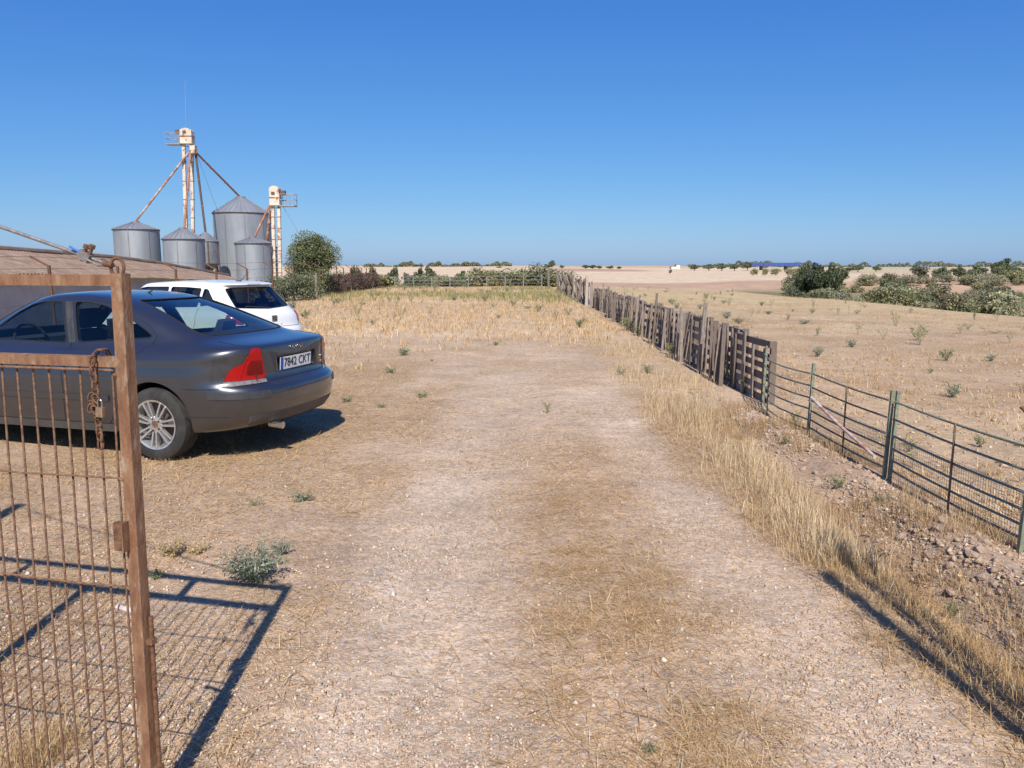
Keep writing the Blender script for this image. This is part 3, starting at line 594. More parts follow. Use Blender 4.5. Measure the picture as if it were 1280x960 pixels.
# ================================================================== RAIL FENCE AT THE FAR END OF THE YARD
o = Vector((-10.2, 67.5, g1(-10.2, 67.5))); t = thing('rail_fence', 'pale galvanised rail fence closing the far end of the yard', 'fence', o)
xs = np.linspace(-10.2, 2.6, 9)
for x in xs: MB().beam((x, 67.5, g1(x, 67.5) - 0.1), (x, 67.5, g1(x, 67.5) + 1.0), 0.06, 0.06).build('post', M['steel_grey'], t, o)
for z in (0.35, 0.65, 0.95): MB().tube([(x, 67.44, g1(x, 67.5) + z) for x in xs], 0.015, 6).build('rail', M['galv_dark'], t, o)

# ================================================================== PALLET FENCE ON THE RIGHT
def pallet(label, x, y, L, Ht, nh, nv, tilt, rz, kind, group='pallets standing in the boundary fence'):
    t = thing('wooden_pallet', label, 'pallet', (x, y, g1(x, y) - 0.03), rz, group)
    # local x along the fence (away from the viewer), local y towards the yard
    pt = lambda a, h, off: (a, off - h * tilt, h)
    for k in range(nh):
        h = 0.07 + (Ht - 0.12) * k / (nh - 1) + random.uniform(-0.015, 0.015)
        MB().beam(pt(-0.03, h, -0.03), pt(L + 0.03, h + random.uniform(-0.02, 0.02), -0.03), 0.022, 0.075 + random.uniform(-.01, .015)).build('board', M['wood_dark' if random.random() < .6 else 'wood'], t)
    nv = max(3, nv - 1)
    for k in range(nv):
        a = L * (k + 0.15 + random.uniform(-0.12, 0.12)) / (nv - 0.7) ; a = min(max(a, 0.02), L)
        w_ = random.choice((0.05, 0.06, 0.07, 0.09)); top = Ht + random.uniform(-0.10, 0.08)
        b = MB().beam(pt(a, -0.05, 0.01 + 0.003 * (k % 3)), pt(a + random.uniform(-0.05, 0.05), top, 0.012 + 0.003 * (k % 3)), w_, 0.024, (0, 1, 0)); b.build('upright', M[random.choice(('wood', 'wood', 'wood_dark', 'wood'))], t)
    for k in range(3):
        a = L * k / 2; MB().beam(pt(a, 0.0, -0.075), pt(a, Ht, -0.075), 0.055, 0.07, (0, 1, 0)).build('stringer', M['wood_dark'], t)
    return t
y = 9.35; k = 0
spec = [(1.35, 0.80, 6, 5), (1.1, 0.86, 6, 7), (1.25, 0.88, 6, 4), (0.95, 0.86, 5, 7), (1.2, 0.84, 6, 6), (1.2, 0.88, 6, 5), (1.2, 0.85, 6, 7), (1.3, 0.84, 5, 5),
        (1.2, 0.88, 6, 6), (1.2, 0.84, 5, 6), (1.2, 0.9, 5, 5), (1.2, 0.85, 5, 6), (1.2, 0.86, 5, 5), (1.2, 0.9, 5, 6), (1.2, 0.86, 5, 6), (1.2, 0.9, 5, 5), (1.2, 0.86, 5, 6), (1.2, 0.86, 5, 6), (1.2, 0.86, 5, 6)]
for i, (L, Ht, nh, nv) in enumerate(spec):
    lab = 'grey slatted pallet wired to the green metal hurdles' if i == 0 else 'weathered wooden pallet standing upright in the long boundary fence'
    x = 3.12 + 0.018 * (y - 9) + (0.10 * math.sin(i * 2.3) if i else 0)
    pallet(lab, x, y, L, Ht, nh, nv, random.uniform(-0.08, 0.16), R(90) + random.uniform(-0.09, 0.09), i, None if i == 0 else 'pallets standing in the boundary fence')
    y += L + 0.05 + random.uniform(0, 0.06)
YP = y
def stake(label, x, y, h, wd, m, lean=(0, 0), name='wooden_stake', group=None):
    z = g1(x, y); o = MB().beam((x, y, z - 0.1), (x + lean[0], y + lean[1], z + h), wd, wd * 0.6, (0, 1, 0), wd * 0.9, wd * 0.5)
    ob = o.build(name, M[m], None, (x, y, z)); ob.location = (x, y, z); return tag(ob, label, 'stake', group)
for (yy, h, l) in ((10.75, 0.85, .1), (11.0, 0.88, -.08), (11.25, 0.80, .05), (11.5, 0.92, 0.1), (12.1, 1.12, 0.0), (13.5, 0.9, .1), (13.7, 0.86, -.1), (14.0, 0.95, .05), (14.3, 0.9, 0.08), (15.4, 0.85, 0), (16.6, 1.12, 0), (17.3, 0.88, -.1), (18.4, 0.9, .05), (19.6, 0.9, 0.1), (20.5, 1.0, -.1), (22, 1.0, .1), (24, 0.95, 0), (26, 1.05, .1), (28, 1.1, 0)):
    stake('weathered plank leaning against the front of the pallet fence', 3.12 + 0.018 * (yy - 9) - 0.16 - random.uniform(0, .06), yy, h, random.uniform(0.035, 0.07), random.choice(('wood', 'wood_dark', 'wood', 'wood')), (random.uniform(0, .08), l), group='planks leaning on the pallet fence')
stake('pale grey post at the far end of the pallet fence', 3.35, YP + 1.2, 1.35, 0.13, 'wood_pale', (0.03, 0.05))
stake('pale stake beside the brushwood at the far end of the pallets', 3.4, YP + 9.5, 1.5, 0.12, 'wood_pale', (0.12, 0))
ob = stake('dark short post standing before the far rail fence', 2.9, 61.5, 1.55, 0.16, 'wood_dark')
c = (3.25, YP - 1.9); b = MB().tube([(c[0], c[1], g1(*c) - .1), (c[0], c[1], g1(*c) + 0.95)], 0.04, 8).build('plastic_pipe', M['steel_grey'], None, (*c, g1(*c))); b.location = (*c, g1(*c)); tag(b, 'grey blue pipe standing upright against the pallet fence', 'pipe')
for i, yy in enumerate(np.linspace(YP + 2.5, 58, 9)):
    t = thing('brushwood_panel', 'dark brushwood bundle closing the far stretch of the pallet fence', 'brushwood', (3.45 + 0.1 * math.sin(i), yy, g1(3.45, yy)), 0, 'brushwood bundles in the fence')
    for k in range(9):
        MB().beam((random.uniform(-.25, .25), random.uniform(-1.2, 1.2), -0.05), (random.uniform(-.3, .3), random.uniform(-1.3, 1.3), random.uniform(0.8, 1.35)), 0.06, 0.06).build('branch', M[random.choice(('wood_dark', 'bark', 'wood'))], t)

# ================================================================== GREEN HURDLES
def hurdle(label, a, b, zs, mid, mid_lean=0.0, post0=True, post1=True, ph=0.70, mat_='green_paint', bow=0.0):
    a = Vector((*a, g1(*a))); b = Vector((*b, g1(*b))); o = a.copy(); t = thing('metal_hurdle', label, 'hurdle', o)
    d = (b - a); n = Vector((-1, 0, 0))
    for i, z in enumerate(zs):
        pts = [a + d * f + Vector((0, 0, z)) + n * (bow * math.sin(math.pi * f)) - Vector((0, 0, 0.012 * math.sin(math.pi * f))) for f in (0, .2, .4, .6, .8, 1)]
        MB().tube(pts, 0.0085, 8).build('rail', M[mat_ if i % 3 else 'green_paint'], t, o, smooth=60)
    for f, use in ((0, post0), (1, post1)):
        if use:
            p = a + d * f; q = p + Vector((0.02, 0.0, ph))
            MB().beam(p - Vector((0, 0, .08)), q, 0.025, 0.025, (0, 1, 0)).build('post', M['green_paint'], t, o)
    for f in mid:
        p = a + d * f; MB().tube([p + Vector((0, 0, -0.03)) + n * (0.015 + bow * math.sin(math.pi * f)), p + Vector((mid_lean, 0, max(zs))) + n * (0.015 + bow * math.sin(math.pi * f))], 0.0075, 6).build('upright', M['green_rust'], t, o)
    return t, o, a, b
P0, P1, P2, P3 = (3.06, 9.25), (2.93, 7.45), (2.91, 5.8), (2.93, 4.22)
zs6 = [0.09, 0.17, 0.26, 0.36, 0.49, 0.625]
hurdle('sagging green hurdle tied to the end of the pallets', P0, P1, [0.06, 0.16, 0.27, 0.38, 0.50, 0.62], [0.35], 0, True, True, 0.72, bow=0.10)
t2, o2, a2, b2 = hurdle('rusting green hurdle crossed by a red and white pole', (2.93, 7.40), (2.91, 5.835), zs6, [0.52], 0, False, True, 0.70, 'green_rust')
t3, o3, a3, b3 = hurdle('green hurdle with fine wire netting along its foot', (2.935, 5.80), (2.93, 4.24), zs6, [0.54], 0, True, True, 0.71)
hurdle('green hurdle next to the leaning gate poles', (2.98, 4.18), (3.05, 2.5), zs6, [0.5], 0, True, True, 0.71)
for (tt, oo, aa, bb) in ((t2, o2, a2, b2), (t3, o3, a3, b3)):
    m = MB()
    for k in range(60):
        f = k / 59; p = aa.lerp(bb, f); m.tube([p + Vector((0.02, 0, 0.02)), p + Vector((0.02, 0, 0.36))], 0.0012, 3)
    for k in range(12):
        m.tube([aa + Vector((0.02, 0, 0.03 + k * 0.03)), bb + Vector((0.02, 0, 0.03 + k * 0.03))], 0.0012, 3)
    tag(m.build('wire_netting', M['wire'], tt, oo), kind='stuff')
p = at(1010, 497, 7.3); q_ = at(1100, 571, 5.9); p.x = 2.885; q_.x = 2.86
ob = MB().tube([p, p.lerp(q_, .5) - Vector((0, 0, .012)), q_], 0.014, 10).build('striped_pole', M['redwhite'], None, q_, smooth=60); ob.location = q_; tag(ob, 'rusty red and white pole slanting across the green hurdles', 'pole')
ob = MB().tube([at(1225, 612, 4.9), at(1250, 640, 4.75), at(1272, 650, 4.65)], 0.02, 8)
g = at(1250, 640, 4.8)

# rubble bank with loose stones
o = Vector((2.6, 4.2, g1(2.6, 4.2))); bank = thing('rubble_bank', 'bank of broken stones and dry earth beside the ditch', 'rubble', o)
def stone_mesh(seed):
    r = random.Random(seed); bm = bmesh.new(); bmesh.ops.create_icosphere(bm, subdivisions=1, radius=1)
    sc = (r.uniform(.8, 1.25), r.uniform(.6, 1.0), r.uniform(.45, .75))
    for v in bm.verts:
        k = r.uniform(.75, 1.15); v.co = Vector((v.co.x * sc[0] * k, v.co.y * sc[1] * k, v.co.z * sc[2] * k))
    me = bpy.data.meshes.new('stone'); bm.to_mesh(me); bm.free(); me.materials.append(M['stone']); return me
SM = [stone_mesh(i) for i in range(8)]
x, y = scatter(250, 2.05, 2.95, 2.6, 8.6, lambda x, y: m_rubble(x, y) * ss(0.40, 0.6, fbm(x * 2, y * 2, 61, 3) + 0.05 + 0.12 * (y < 5)), 1.4)
for a, b in zip(x, y):
    s = bpy.data.objects.new('stone', random.choice(SM)); C.objects.link(s); r_ = random.choice((.016, .02, .024, .03, .036, .045)) * random.uniform(.8, 1.15)
    s.scale = (r_, r_, r_); s.rotation_euler = (random.uniform(-.4, .4), random.uniform(-.4, .4), random.uniform(0, 6.3)); s.parent = bank
    s.location = Vector((a, b, g1(a, b) + r_ * 0.2)) - o

# ================================================================== CARS
def cap_loop(xr, xf, b, Lr, Lf, nr, nf, zf, taper, NC=18, NS=22):
    """half outline rear centre -> front centre (y >= 0), resampled; then mirrored to a full loop"""
    def resample(pts, n):
        pts = np.array(pts); s = np.r_[0, np.cumsum(np.hypot(*np.diff(pts, axis=0).T))]; q = np.linspace(0, s[-1], n)
        return np.stack([np.interp(q, s, pts[:, 0]), np.interp(q, s, pts[:, 1])], 1)
    ph = np.linspace(0, math.pi / 2, 200)
    rear = np.stack([xr + Lr * (1 - np.cos(ph) ** (2 / nr)), b * np.sin(ph) ** (2 / nr)], 1)
    fron = np.stack([xf - Lf * (1 - np.cos(ph) ** (2 / nf)), b * np.sin(ph) ** (2 / nf)], 1)[::-1]
    half = np.vstack([resample(rear, NC)[:-1], resample([(xr + Lr, b), (xf - Lf, b)], NS)[:-1], resample(fron, NC)])
    half[:, 1] *= taper(half[:, 0])
    full = np.vstack([half, (half[1:-1] * [1, -1])[::-1]])
    return np.c_[full, zf(full[:, 0])]
def loops_mesh(name, loops, sub=1):
    n = len(loops[0]); V = np.vstack(loops); F = []
    for i in range(len(loops) - 1):
        for k in range(n): F.append((i * n + k, (i + 1) * n + k, (i + 1) * n + (k + 1) % n, i * n + (k + 1) % n))
    bm = bmesh.new(); vs = [bm.verts.new(v) for v in V]
    for f in F: bm.faces.new([vs[i] for i in f])
    # close top and bottom with strips across (left point joined to the mirrored right point)
    for base, flip in ((0, False), ((len(loops) - 1) * n, True)):
        h = n // 2
        for k in range(h):
            a, b_ = base + k, base + k + 1; c_, d = base + (n - k - 1) % n, base + (n - k) % n
            ids = [a, b_, c_, d]; u = []
            [u.append(i) for i in ids if i not in u]
            if k + 1 == n - k - 1: u = [a, b_, d] if a != d else u
            if len(u) >= 3:
                try: bm.faces.new([vs[i] for i in (u[::-1] if flip else u)])
                except ValueError: pass
    bmesh.ops.recalc_face_normals(bm, faces=bm.faces)
    if sub: 
        me = bpy.data.meshes.new(name); bm.to_mesh(me); bm.free(); o = bpy.data.objects.new(name, me); C.objects.link(o)
        md = o.modifiers.new('s', 'SUBSURF'); md.levels = sub; md.render_levels = sub
        dg = bpy.context.evaluated_depsgraph_get(); m2 = bpy.data.meshes.new_from_object(o.evaluated_get(dg)); bpy.data.objects.remove(o); return m2
    me = bpy.data.meshes.new(name); bm.to_mesh(me); bm.free(); return me
def boolean(me, cutters):
    o = bpy.data.objects.new('tmp_body', me); C.objects.link(o); tmp = []
    for cm in cutters:
        c = bpy.data.objects.new('tmp_cut', cm); C.objects.link(c); tmp.append(c)
        md = o.modifiers.new('b', 'BOOLEAN'); md.operation = 'DIFFERENCE'; md.object = c; md.solver = 'EXACT'
        try: md.material_mode = 'TRANSFER'
        except Exception: pass
    dg = bpy.context.evaluated_depsgraph_get(); r = bpy.data.meshes.new_from_object(o.evaluated_get(dg))
    for c in tmp + [o]: bpy.data.objects.remove(c)
    return r
def prism(poly, fn, d0, d1, material):
    """poly list of 2D points, fn(u, v, d) -> 3D"""
    n = len(poly); bm = bmesh.new(); a = [bm.verts.new(fn(u, v, d0)) for u, v in poly]; b = [bm.verts.new(fn(u, v, d1)) for u, v in poly]
    bm.faces.new(a); bm.faces.new(b[::-1])
    for i in range(n): bm.faces.new((a[i], b[i], b[(i + 1) % n], a[(i + 1) % n]))
    bmesh.ops.recalc_face_normals(bm, faces=bm.faces); me = bpy.data.meshes.new('cut'); bm.to_mesh(me); bm.free(); me.materials.append(material); return me
def rounded(poly, r=0.03, n=4):
    out = []; k = len(poly)
    for i in range(k):
        p0, p1, p2 = (Vector(poly[i - 1]), Vector(poly[i]), Vector(poly[(i + 1) % k])); rr = min(r, (p0 - p1).length * .45, (p2 - p1).length * .45)
        a = p1 + (p0 - p1).normalized() * rr; b = p1 + (p2 - p1).normalized() * rr
        for j in range(n + 1):
            t = j / n; out.append(tuple((a * (1 - t) + p1 * t) * (1 - t) + (p1 * (1 - t) + b * t) * t))
    return out
def patch(bvh, poly, ray, off, step=0.04, skirt=0.012):
    """polygon in 2D, cut into a fine net, thrown onto the body with ray(u, v) -> origin, dir"""
    bm = bmesh.new(); bm.faces.new([bm.verts.new((u, v, 0)) for u, v in poly])
    us = [p[0] for p in poly]; vs = [p[1] for p in poly]; su = step if not callable(step) else step
    def cut(lo, hi, nrm):
        q = lo + su
        while q < hi:
            bmesh.ops.bisect_plane(bm, geom=bm.verts[:] + bm.edges[:] + bm.faces[:], plane_co=(q, q, 0), plane_no=nrm); q += su
    cut(min(us), max(us), (1, 0, 0)); cut(min(vs), max(vs), (0, 1, 0))
    for v in bm.verts:
        oo, dd = ray(v.co.x, v.co.y); h, nr, _, _ = bvh.ray_cast(Vector(oo), Vector(dd))
        if h is None: h = Vector(oo) + Vector(dd) * 0.5; nr = -Vector(dd)
        if nr.dot(Vector(dd)) > 0: nr = -nr
        v.co = h + nr * off
    if skirt:
        be = [e for e in bm.edges if e.is_boundary]; bm.normal_update()
        nv = {v: v.normal.copy() for v in bm.verts}; g = bmesh.ops.extrude_edge_only(bm, edges=be)
        src = {}
        for e in g['geom']:
            if isinstance(e, bmesh.types.BMVert):
                nb = min((w_ for w_ in nv), key=lambda w_: (w_.co - e.co).length); ray_n = nv[nb]; src[e] = ray_n
        o_c, d_c = ray(sum(us) / len(us), sum(vs) / len(vs))
        for e, nrm in src.items(): e.co += Vector(d_c).normalized() * skirt
    if skirt: bmesh.ops.recalc_face_normals(bm, faces=bm.faces)
    bm.normal_update(); o_c, d_c = ray(sum(us) / len(us), sum(vs) / len(vs))
    if sum(f.normal.dot(Vector(d_c)) * f.calc_area() for f in bm.faces) > 0: bmesh.ops.reverse_faces(bm, faces=bm.faces)
    me = bpy.data.meshes.new('patch'); bm.to_mesh(me); bm.free(); return me
def on_body(bvh, pts, ray, off):
    out = []
    for u, v in pts:
        oo, dd = ray(u, v); h, nr, _, _ = bvh.ray_cast(Vector(oo), Vector(dd))
        if h is None: continue
        if nr.dot(Vector(dd)) > 0: nr = -nr
        out.append(h + nr * off)
    return out
def dense(pts, step=0.05, closed=False):
    out = []; P = [Vector(p) for p in pts]; n = len(P)
    for i in range(n if closed else n - 1):
        a, b = P[i], P[(i + 1) % n]; k = max(1, int((b - a).length / step))
        out += [tuple(a.lerp(b, j / k)) for j in range(k)]
    if not closed: out.append(tuple(P[-1]))
    return out
def text_mesh(s, size, ext=0.002, align='CENTER'):
    cu = bpy.data.curves.new('t', 'FONT'); cu.body = s; cu.size = size; cu.extrude = ext; cu.align_x = align; cu.align_y = 'CENTER'; cu.resolution_u = 3
    o = bpy.data.objects.new('t', cu); C.objects.link(o); dg = bpy.context.evaluated_depsgraph_get(); me = bpy.data.meshes.new_from_object(o.evaluated_get(dg)); bpy.data.objects.remove(o); return me
side_ray = lambda x, z: ((x, 2.0, z), (0, -1, 0))
side_ray_r = lambda x, z: ((x, -2.0, z), (0, 1, 0))
rear_ray = lambda y, z: ((-1.0, y, z), (1, 0, 0))
def top_ray(x, y): return ((x, y, 3), (0, 0, -1))

def make_wheel(parent, x, y, side, rad, rim, spokes, hub_cap=False):
    """wheel in car space; side +1 is the left flank"""
    w_ = thing('wheel', None, None, (x, y, rad)); w_.parent = parent
    prof = [(rim - 0.005, -0.10), (rim + 0.02, -0.102), (rad - 0.035, -0.103), (rad - 0.010, -0.088), (rad, -0.06), (rad + 0.001, -0.03), (rad - 0.006, -0.028), (rad - 0.006, -0.022), (rad + 0.001, -0.02), (rad + 0.001, 0.02), (rad - 0.006, 0.022), (rad - 0.006, 0.028), (rad + 0.001, 0.03), (rad, 0.06), (rad - 0.010, 0.088), (rad - 0.035, 0.103), (rim + 0.02, 0.102), (rim - 0.005, 0.10)]
    MB().lathe([(r, h) for r, h in prof], 56, 'y').build('tyre', M['rubber'], w_, smooth=35)
    s = side
    MB().lathe([(rim + 0.004, s * 0.105), (rim - 0.012, s * 0.100), (rim - 0.020, s * 0.075), (rim - 0.028, s * 0.03), (rim - 0.03, -s * 0.09)], 56, 'y').build('rim', M['alloy'], w_, smooth=40)
    MB().lathe([(rim - 0.03, s * 0.0), (0.02, s * 0.01)], 40, 'y').build('brake_disc', M['bumper_low'], w_)
    sp_ = MB()
    for k in range(spokes):
        for dd in (-0.15, 0.15):
            a = 2 * math.pi * k / spokes + 0.3; a2 = a + dd * 0.9; a1 = a + dd * 1.6
            p0 = Vector((math.cos(a1) * 0.055, s * 0.082, math.sin(a1) * 0.055)); p1_ = Vector((math.cos(a2) * (rim - 0.008), s * 0.092, math.sin(a2) * (rim - 0.008)))
            sp_ = MB().beam(p0, p1_, 0.014, 0.03, (0, s, 0), 0.017, 0.03); sp_.build('spoke', M['alloy'], w_)
    hb = MB().lathe([(0.075, s * 0.04), (0.072, s * 0.090), (0.055, s * 0.098), (0.034, s * 0.096), (0.032, s * 0.086), (0.001, s * 0.086)], 28, 'y').build('hub', M['alloy'], w_, smooth=40)
    MB().lathe([(0.031, s * 0.0872), (0.001, s * 0.0875)], 20, 'y').build('hub_hole', M['rust_dark'], hb)
    for k in range(5):
        a = 2 * math.pi * k / 5; c = (0.053 * math.cos(a), s * 0.098, 0.053 * math.sin(a))
        MB().lathe([(0.009, 0), (0.009, s * 0.008), (0.001, s * 0.008)], 8, 'y', c).build('wheel_bolt', M['trim'], hb)
    return w_

def arch_cut(x, y0, y1, z, r, material):
    bm = bmesh.new(); n = 40; A = []; B = []
    for k in range(n):
        a = 2 * math.pi * k / n; A.append(bm.verts.new((x + r * math.cos(a), y0, z + r * math.sin(a)))); B.append(bm.verts.new((x + r * math.cos(a), y1, z + r * math.sin(a))))
    bm.faces.new(A); bm.faces.new(B[::-1])
    for k in range(n): bm.faces.new((A[k], B[k], B[(k + 1) % n], A[(k + 1) % n]))
    bmesh.ops.recalc_face_normals(bm, faces=bm.faces); me = bpy.data.meshes.new('c'); bm.to_mesh(me); bm.free(); me.materials.append(material); return me
def seat(parent, x, y, w_, h, name='seat'):
    m = MB().beam((x, y, 0.50), (x + 0.45, y, 0.54), w_, 0.16).beam((x + 0.05, y, 0.52), (x - 0.14, y, h), w_ * 0.92, 0.12, (1, 0, 0), w_ * 0.8, 0.10)
    s = m.build(name, M['interior'], parent); MB().beam((x - 0.15, y, h + 0.04), (x - 0.19, y, h + 0.20), 0.24, 0.09, (1, 0, 0), 0.2, 0.07).build('headrest', M['interior'], s); return s
def window_set(car, bvh, polys, ray, glass, off, trim_r, step=0.09):
    for poly in polys:
        g = mk('window', patch(bvh, rounded(poly, 0.035), ray, -0.006, step, 0), glass, car, smooth=60)
        tr = on_body(bvh, dense(rounded(poly, 0.035), 0.04, True), ray, 0.0)
        if trim_r and len(tr) > 5: MB().tube(tr, trim_r * .75, 6, closed=True).build('window_trim', M['seam'], g, smooth=80)
def seam(car, bvh, pts, ray, r=0.0035, name='panel_gap'):
    p = on_body(bvh, dense(pts, 0.03), ray, 0.0005)
    if len(p) > 2: MB().tube(p, r, 5).build(name, M['seam'], car)

# ---- dark grey saloon ------------------------------------------------
def dark_saloon(loc, rz):
    car = thing('parked_car', 'dark grey four-door saloon parked behind the rusty gate', 'car', loc, rz)
    tp = lambda x: lp(x, (0, 0.945), (0.5, 0.968), (1.0, 0.993), (1.6, 1.0), (3.0, 1.0), (3.7, 0.985), (4.6, 0.94))
    K = lambda *p: (lambda x: lp(x, *p))
    D = dict
    S = [  # xr, xf, b, Lr, Lf, nr, nf, z(x)
     (0.45, 4.30, 0.72, 0.5, 0.6, 2.8, 2.6, K((0, .27), (1, .22), (4, .22))),
     (0.16, 4.46, 0.84, 0.6, 0.8, 2.8, 2.5, K((0, .285), (.5, .25), (1, .215), (4, .22), (4.5, .25))),
     (0.085, 4.51, 0.872, 0.62, 0.85, 2.9, 2.5, K((0, .31), (.5, .28), (1, .25), (4, .26), (4.5, .28))),
     (0.035, 4.55, 0.889, 0.62, 0.9, 2.9, 2.5, K((0, .385), (.6, .36), (4.5, .36))),
     (0.012, 4.575, 0.898, 0.62, 0.92, 3.0, 2.5, K((0, .47), (.6, .46), (4.5, .46))),
     (0.0, 4.58, 0.900, 0.62, 0.95, 3.0, 2.5, K((0, .56), (.6, .55), (4.5, .53))),
     (0.004, 4.575, 0.901, 0.62, 0.95, 3.0, 2.5, K((0, .615), (.6, .60), (4.5, .58))),
     (0.030, 4.57, 0.901, 0.62, 0.95, 3.0, 2.5, K((0, .645), (.6, .64), (4.5, .60))),
     (0.085, 4.56, 0.900, 0.62, 0.95, 3.0, 2.5, K((0, .660), (.6, .67), (4.5, .62))),
     (0.105, 4.55, 0.900, 0.62, 0.98, 3.0, 2.4, K((0, .69), (.6, .71), (4.5, .635))),
     (0.112, 4.52, 0.896, 0.60, 1.0, 3.2, 2.4, K((0, .79), (.6, .775), (2, .75), (4.5, .65))),
     (0.117, 4.49, 0.880, 0.58, 1.05, 3.3, 2.4, K((0, .88), (.35, .865), (.7, .838), (2, .815), (3.6, .775), (4.5, .67))),
     (0.122, 4.48, 0.889, 0.56, 1.05, 3.4, 2.4, K((0, .93), (.35, .90), (.7, .872), (2, .845), (3.6, .80), (4.5, .68))),
     (0.126, 4.42, 0.866, 0.54, 1.1, 3.6, 2.4, K((0, .974), (.35, .945), (.7, .918), (2, .885), (3.6, .84), (4.4, .70))),
     (0.135, 4.36, 0.842, 0.52, 1.1, 3.6, 2.4, K((0, .988), (.35, .965), (.7, .945), (2, .912), (3.6, .875), (4.3, .72))),
     (0.165, 4.25, 0.802, 0.52, 1.1, 3.6, 2.4, K((0, .996), (.5, .985), (2, .930), (3.6, .905), (4.2, .745))),
     (0.33, 4.00, 0.772, 0.50, 1.1, 3.4, 2.4, K((.3, 1.016), (.8, .995), (2, .945), (3.5, .94), (4.0, .79))),
     (0.47, 3.50, 0.745, 0.50, 0.8, 3.2, 2.6, K((.45, 1.035), (.7, 1.03), (1.0, 1.005), (2, .962), (3.2, .965), (3.5, .96))),
     (0.575, 3.36, 0.728, 0.50, 0.75, 3.2, 2.7, K((.55, 1.080), (1.2, 1.04), (2, 1.01), (3.0, 1.01), (3.4, 1.03))),
     (0.90, 3.05, 0.672, 0.48, 0.7, 3.0, 2.8, K((.9, 1.208), (1.5, 1.18), (2.6, 1.17), (3.1, 1.20))),
     (1.25, 2.76, 0.612, 0.48, 0.6, 3.0, 2.8, K((1.25, 1.325), (1.7, 1.32), (2.4, 1.32), (2.8, 1.32))),
     (1.46, 2.62, 0.572, 0.48, 0.55, 3.0, 2.8, K((1.4, 1.370), (1.9, 1.380), (2.3, 1.380), (2.7, 1.365))),
     (1.60, 2.52, 0.520, 0.42, 0.45, 2.8, 2.8, K((1.55, 1.396), (2.0, 1.412), (2.5, 1.392))),
     (1.80, 2.38, 0.340, 0.28, 0.28, 2.6, 2.6, K((1.7, 1.414), (2.05, 1.426), (2.4, 1.414))),
     (1.95, 2.25, 0.120, 0.14, 0.14, 2.4, 2.4, K((1.9, 1.424), (2.1, 1.428), (2.3, 1.422)))]
    loops = [cap_loop(a, b, c, d, e, f, g, z, tp) for a, b, c, d, e, f, g, z in S]
    body = loops_mesh('b', loops, 1); body.materials.append(M['paint_grey'])
    bm = bmesh.new(); bm.from_mesh(body); bvh = BVHTree.FromBMesh(bm); bm.free()
    # cabin cavity
    cav = [(1.15, 3.40, 0.74, .2, .3, 3, 3, lambda x: 0 * x + 0.42), (1.10, 3.40, 0.78, .2, .3, 3, 3, lambda x: 0 * x + 0.55), (0.95, 3.42, 0.78, .3, .4, 3, 3, lambda x: 0 * x + 0.86),
           (0.78, 3.40, 0.70, .4, .5, 3, 3, lambda x: 0 * x + 0.985), (1.04, 3.00, 0.635, .45, .6, 3, 2.8, lambda x: 0 * x + 1.18), (1.36, 2.70, 0.570, .45, .5, 3, 2.8, lambda x: 0 * x + 1.305), (1.62, 2.50, 0.47, .4, .4, 3, 3, lambda x: 0 * x + 1.365)]
    one = lambda x: 0 * x + 1.0
    cm = loops_mesh('cav', [cap_loop(*c[:7], c[7], one, 8, 8) for c in cav], 0); cm.materials.append(M['interior'])
    front_w = [(1.98, .985), (3.02, 1.00), (2.92, 1.045), (2.66, 1.235), (2.50, 1.312), (2.36, 1.337), (2.12, 1.343)]
    rear_w = [(1.10, 1.048), (1.86, .990), (1.99, 1.342), (1.84, 1.340), (1.64, 1.312), (1.38, 1.220), (1.16, 1.112), (1.085, 1.065)]
    # rear screen in (y, z) seen from behind, windscreen in (y, z) from ahead
    rs = [(-0.595, 1.062), (0.595, 1.062), (0.565, 1.14), (0.47, 1.30), (0.43, 1.355), (-0.43, 1.355), (-0.47, 1.30), (-0.565, 1.14)]
    ws = [(-0.60, 1.03), (0.60, 1.03), (0.56, 1.15), (0.48, 1.31), (0.45, 1.345), (-0.45, 1.345), (-0.48, 1.31), (-0.56, 1.15)]
    cuts = [cm]
    for p in (front_w, rear_w): cuts.append(prism(rounded(p, .035), lambda u, v, d: (u, d, v), -1.2, 1.2, M['trim']))
    cuts.append(prism(rounded(rs, .035), lambda u, v, d: (d, u, v), 0.3, 1.75, M['trim'])); cuts.append(prism(rounded(ws, .035), lambda u, v, d: (d, u, v), 2.4, 3.7, M['trim']))
    for ax in (0.985, 3.70):
        for s in (-1, 1): cuts.append(arch_cut(ax, s * 0.60, s * 1.1, 0.325, 0.362, M['seam']))
    cuts.append(prism(rounded([(-.335, .725), (.335, .725), (.345, .875), (-.345, .875)], .03), lambda u, v, d: (d, u, v), -0.1, 0.150, M['paint_grey']))
    bd = boolean(body, cuts); mk('body', bd, None, car, smooth=28)
    window_set(car, bvh, [front_w, rear_w], side_ray, GLASS_DARK, 0, 0.007); window_set(car, bvh, [front_w, rear_w], side_ray_r, GLASS, 0, 0.007)
    window_set(car, bvh, [rs], rear_ray, GLASS, 0, 0.009); window_set(car, bvh, [ws], lambda y, z: ((5.5, y, z), (-1, 0, 0)), GLASS, 0, 0.009)
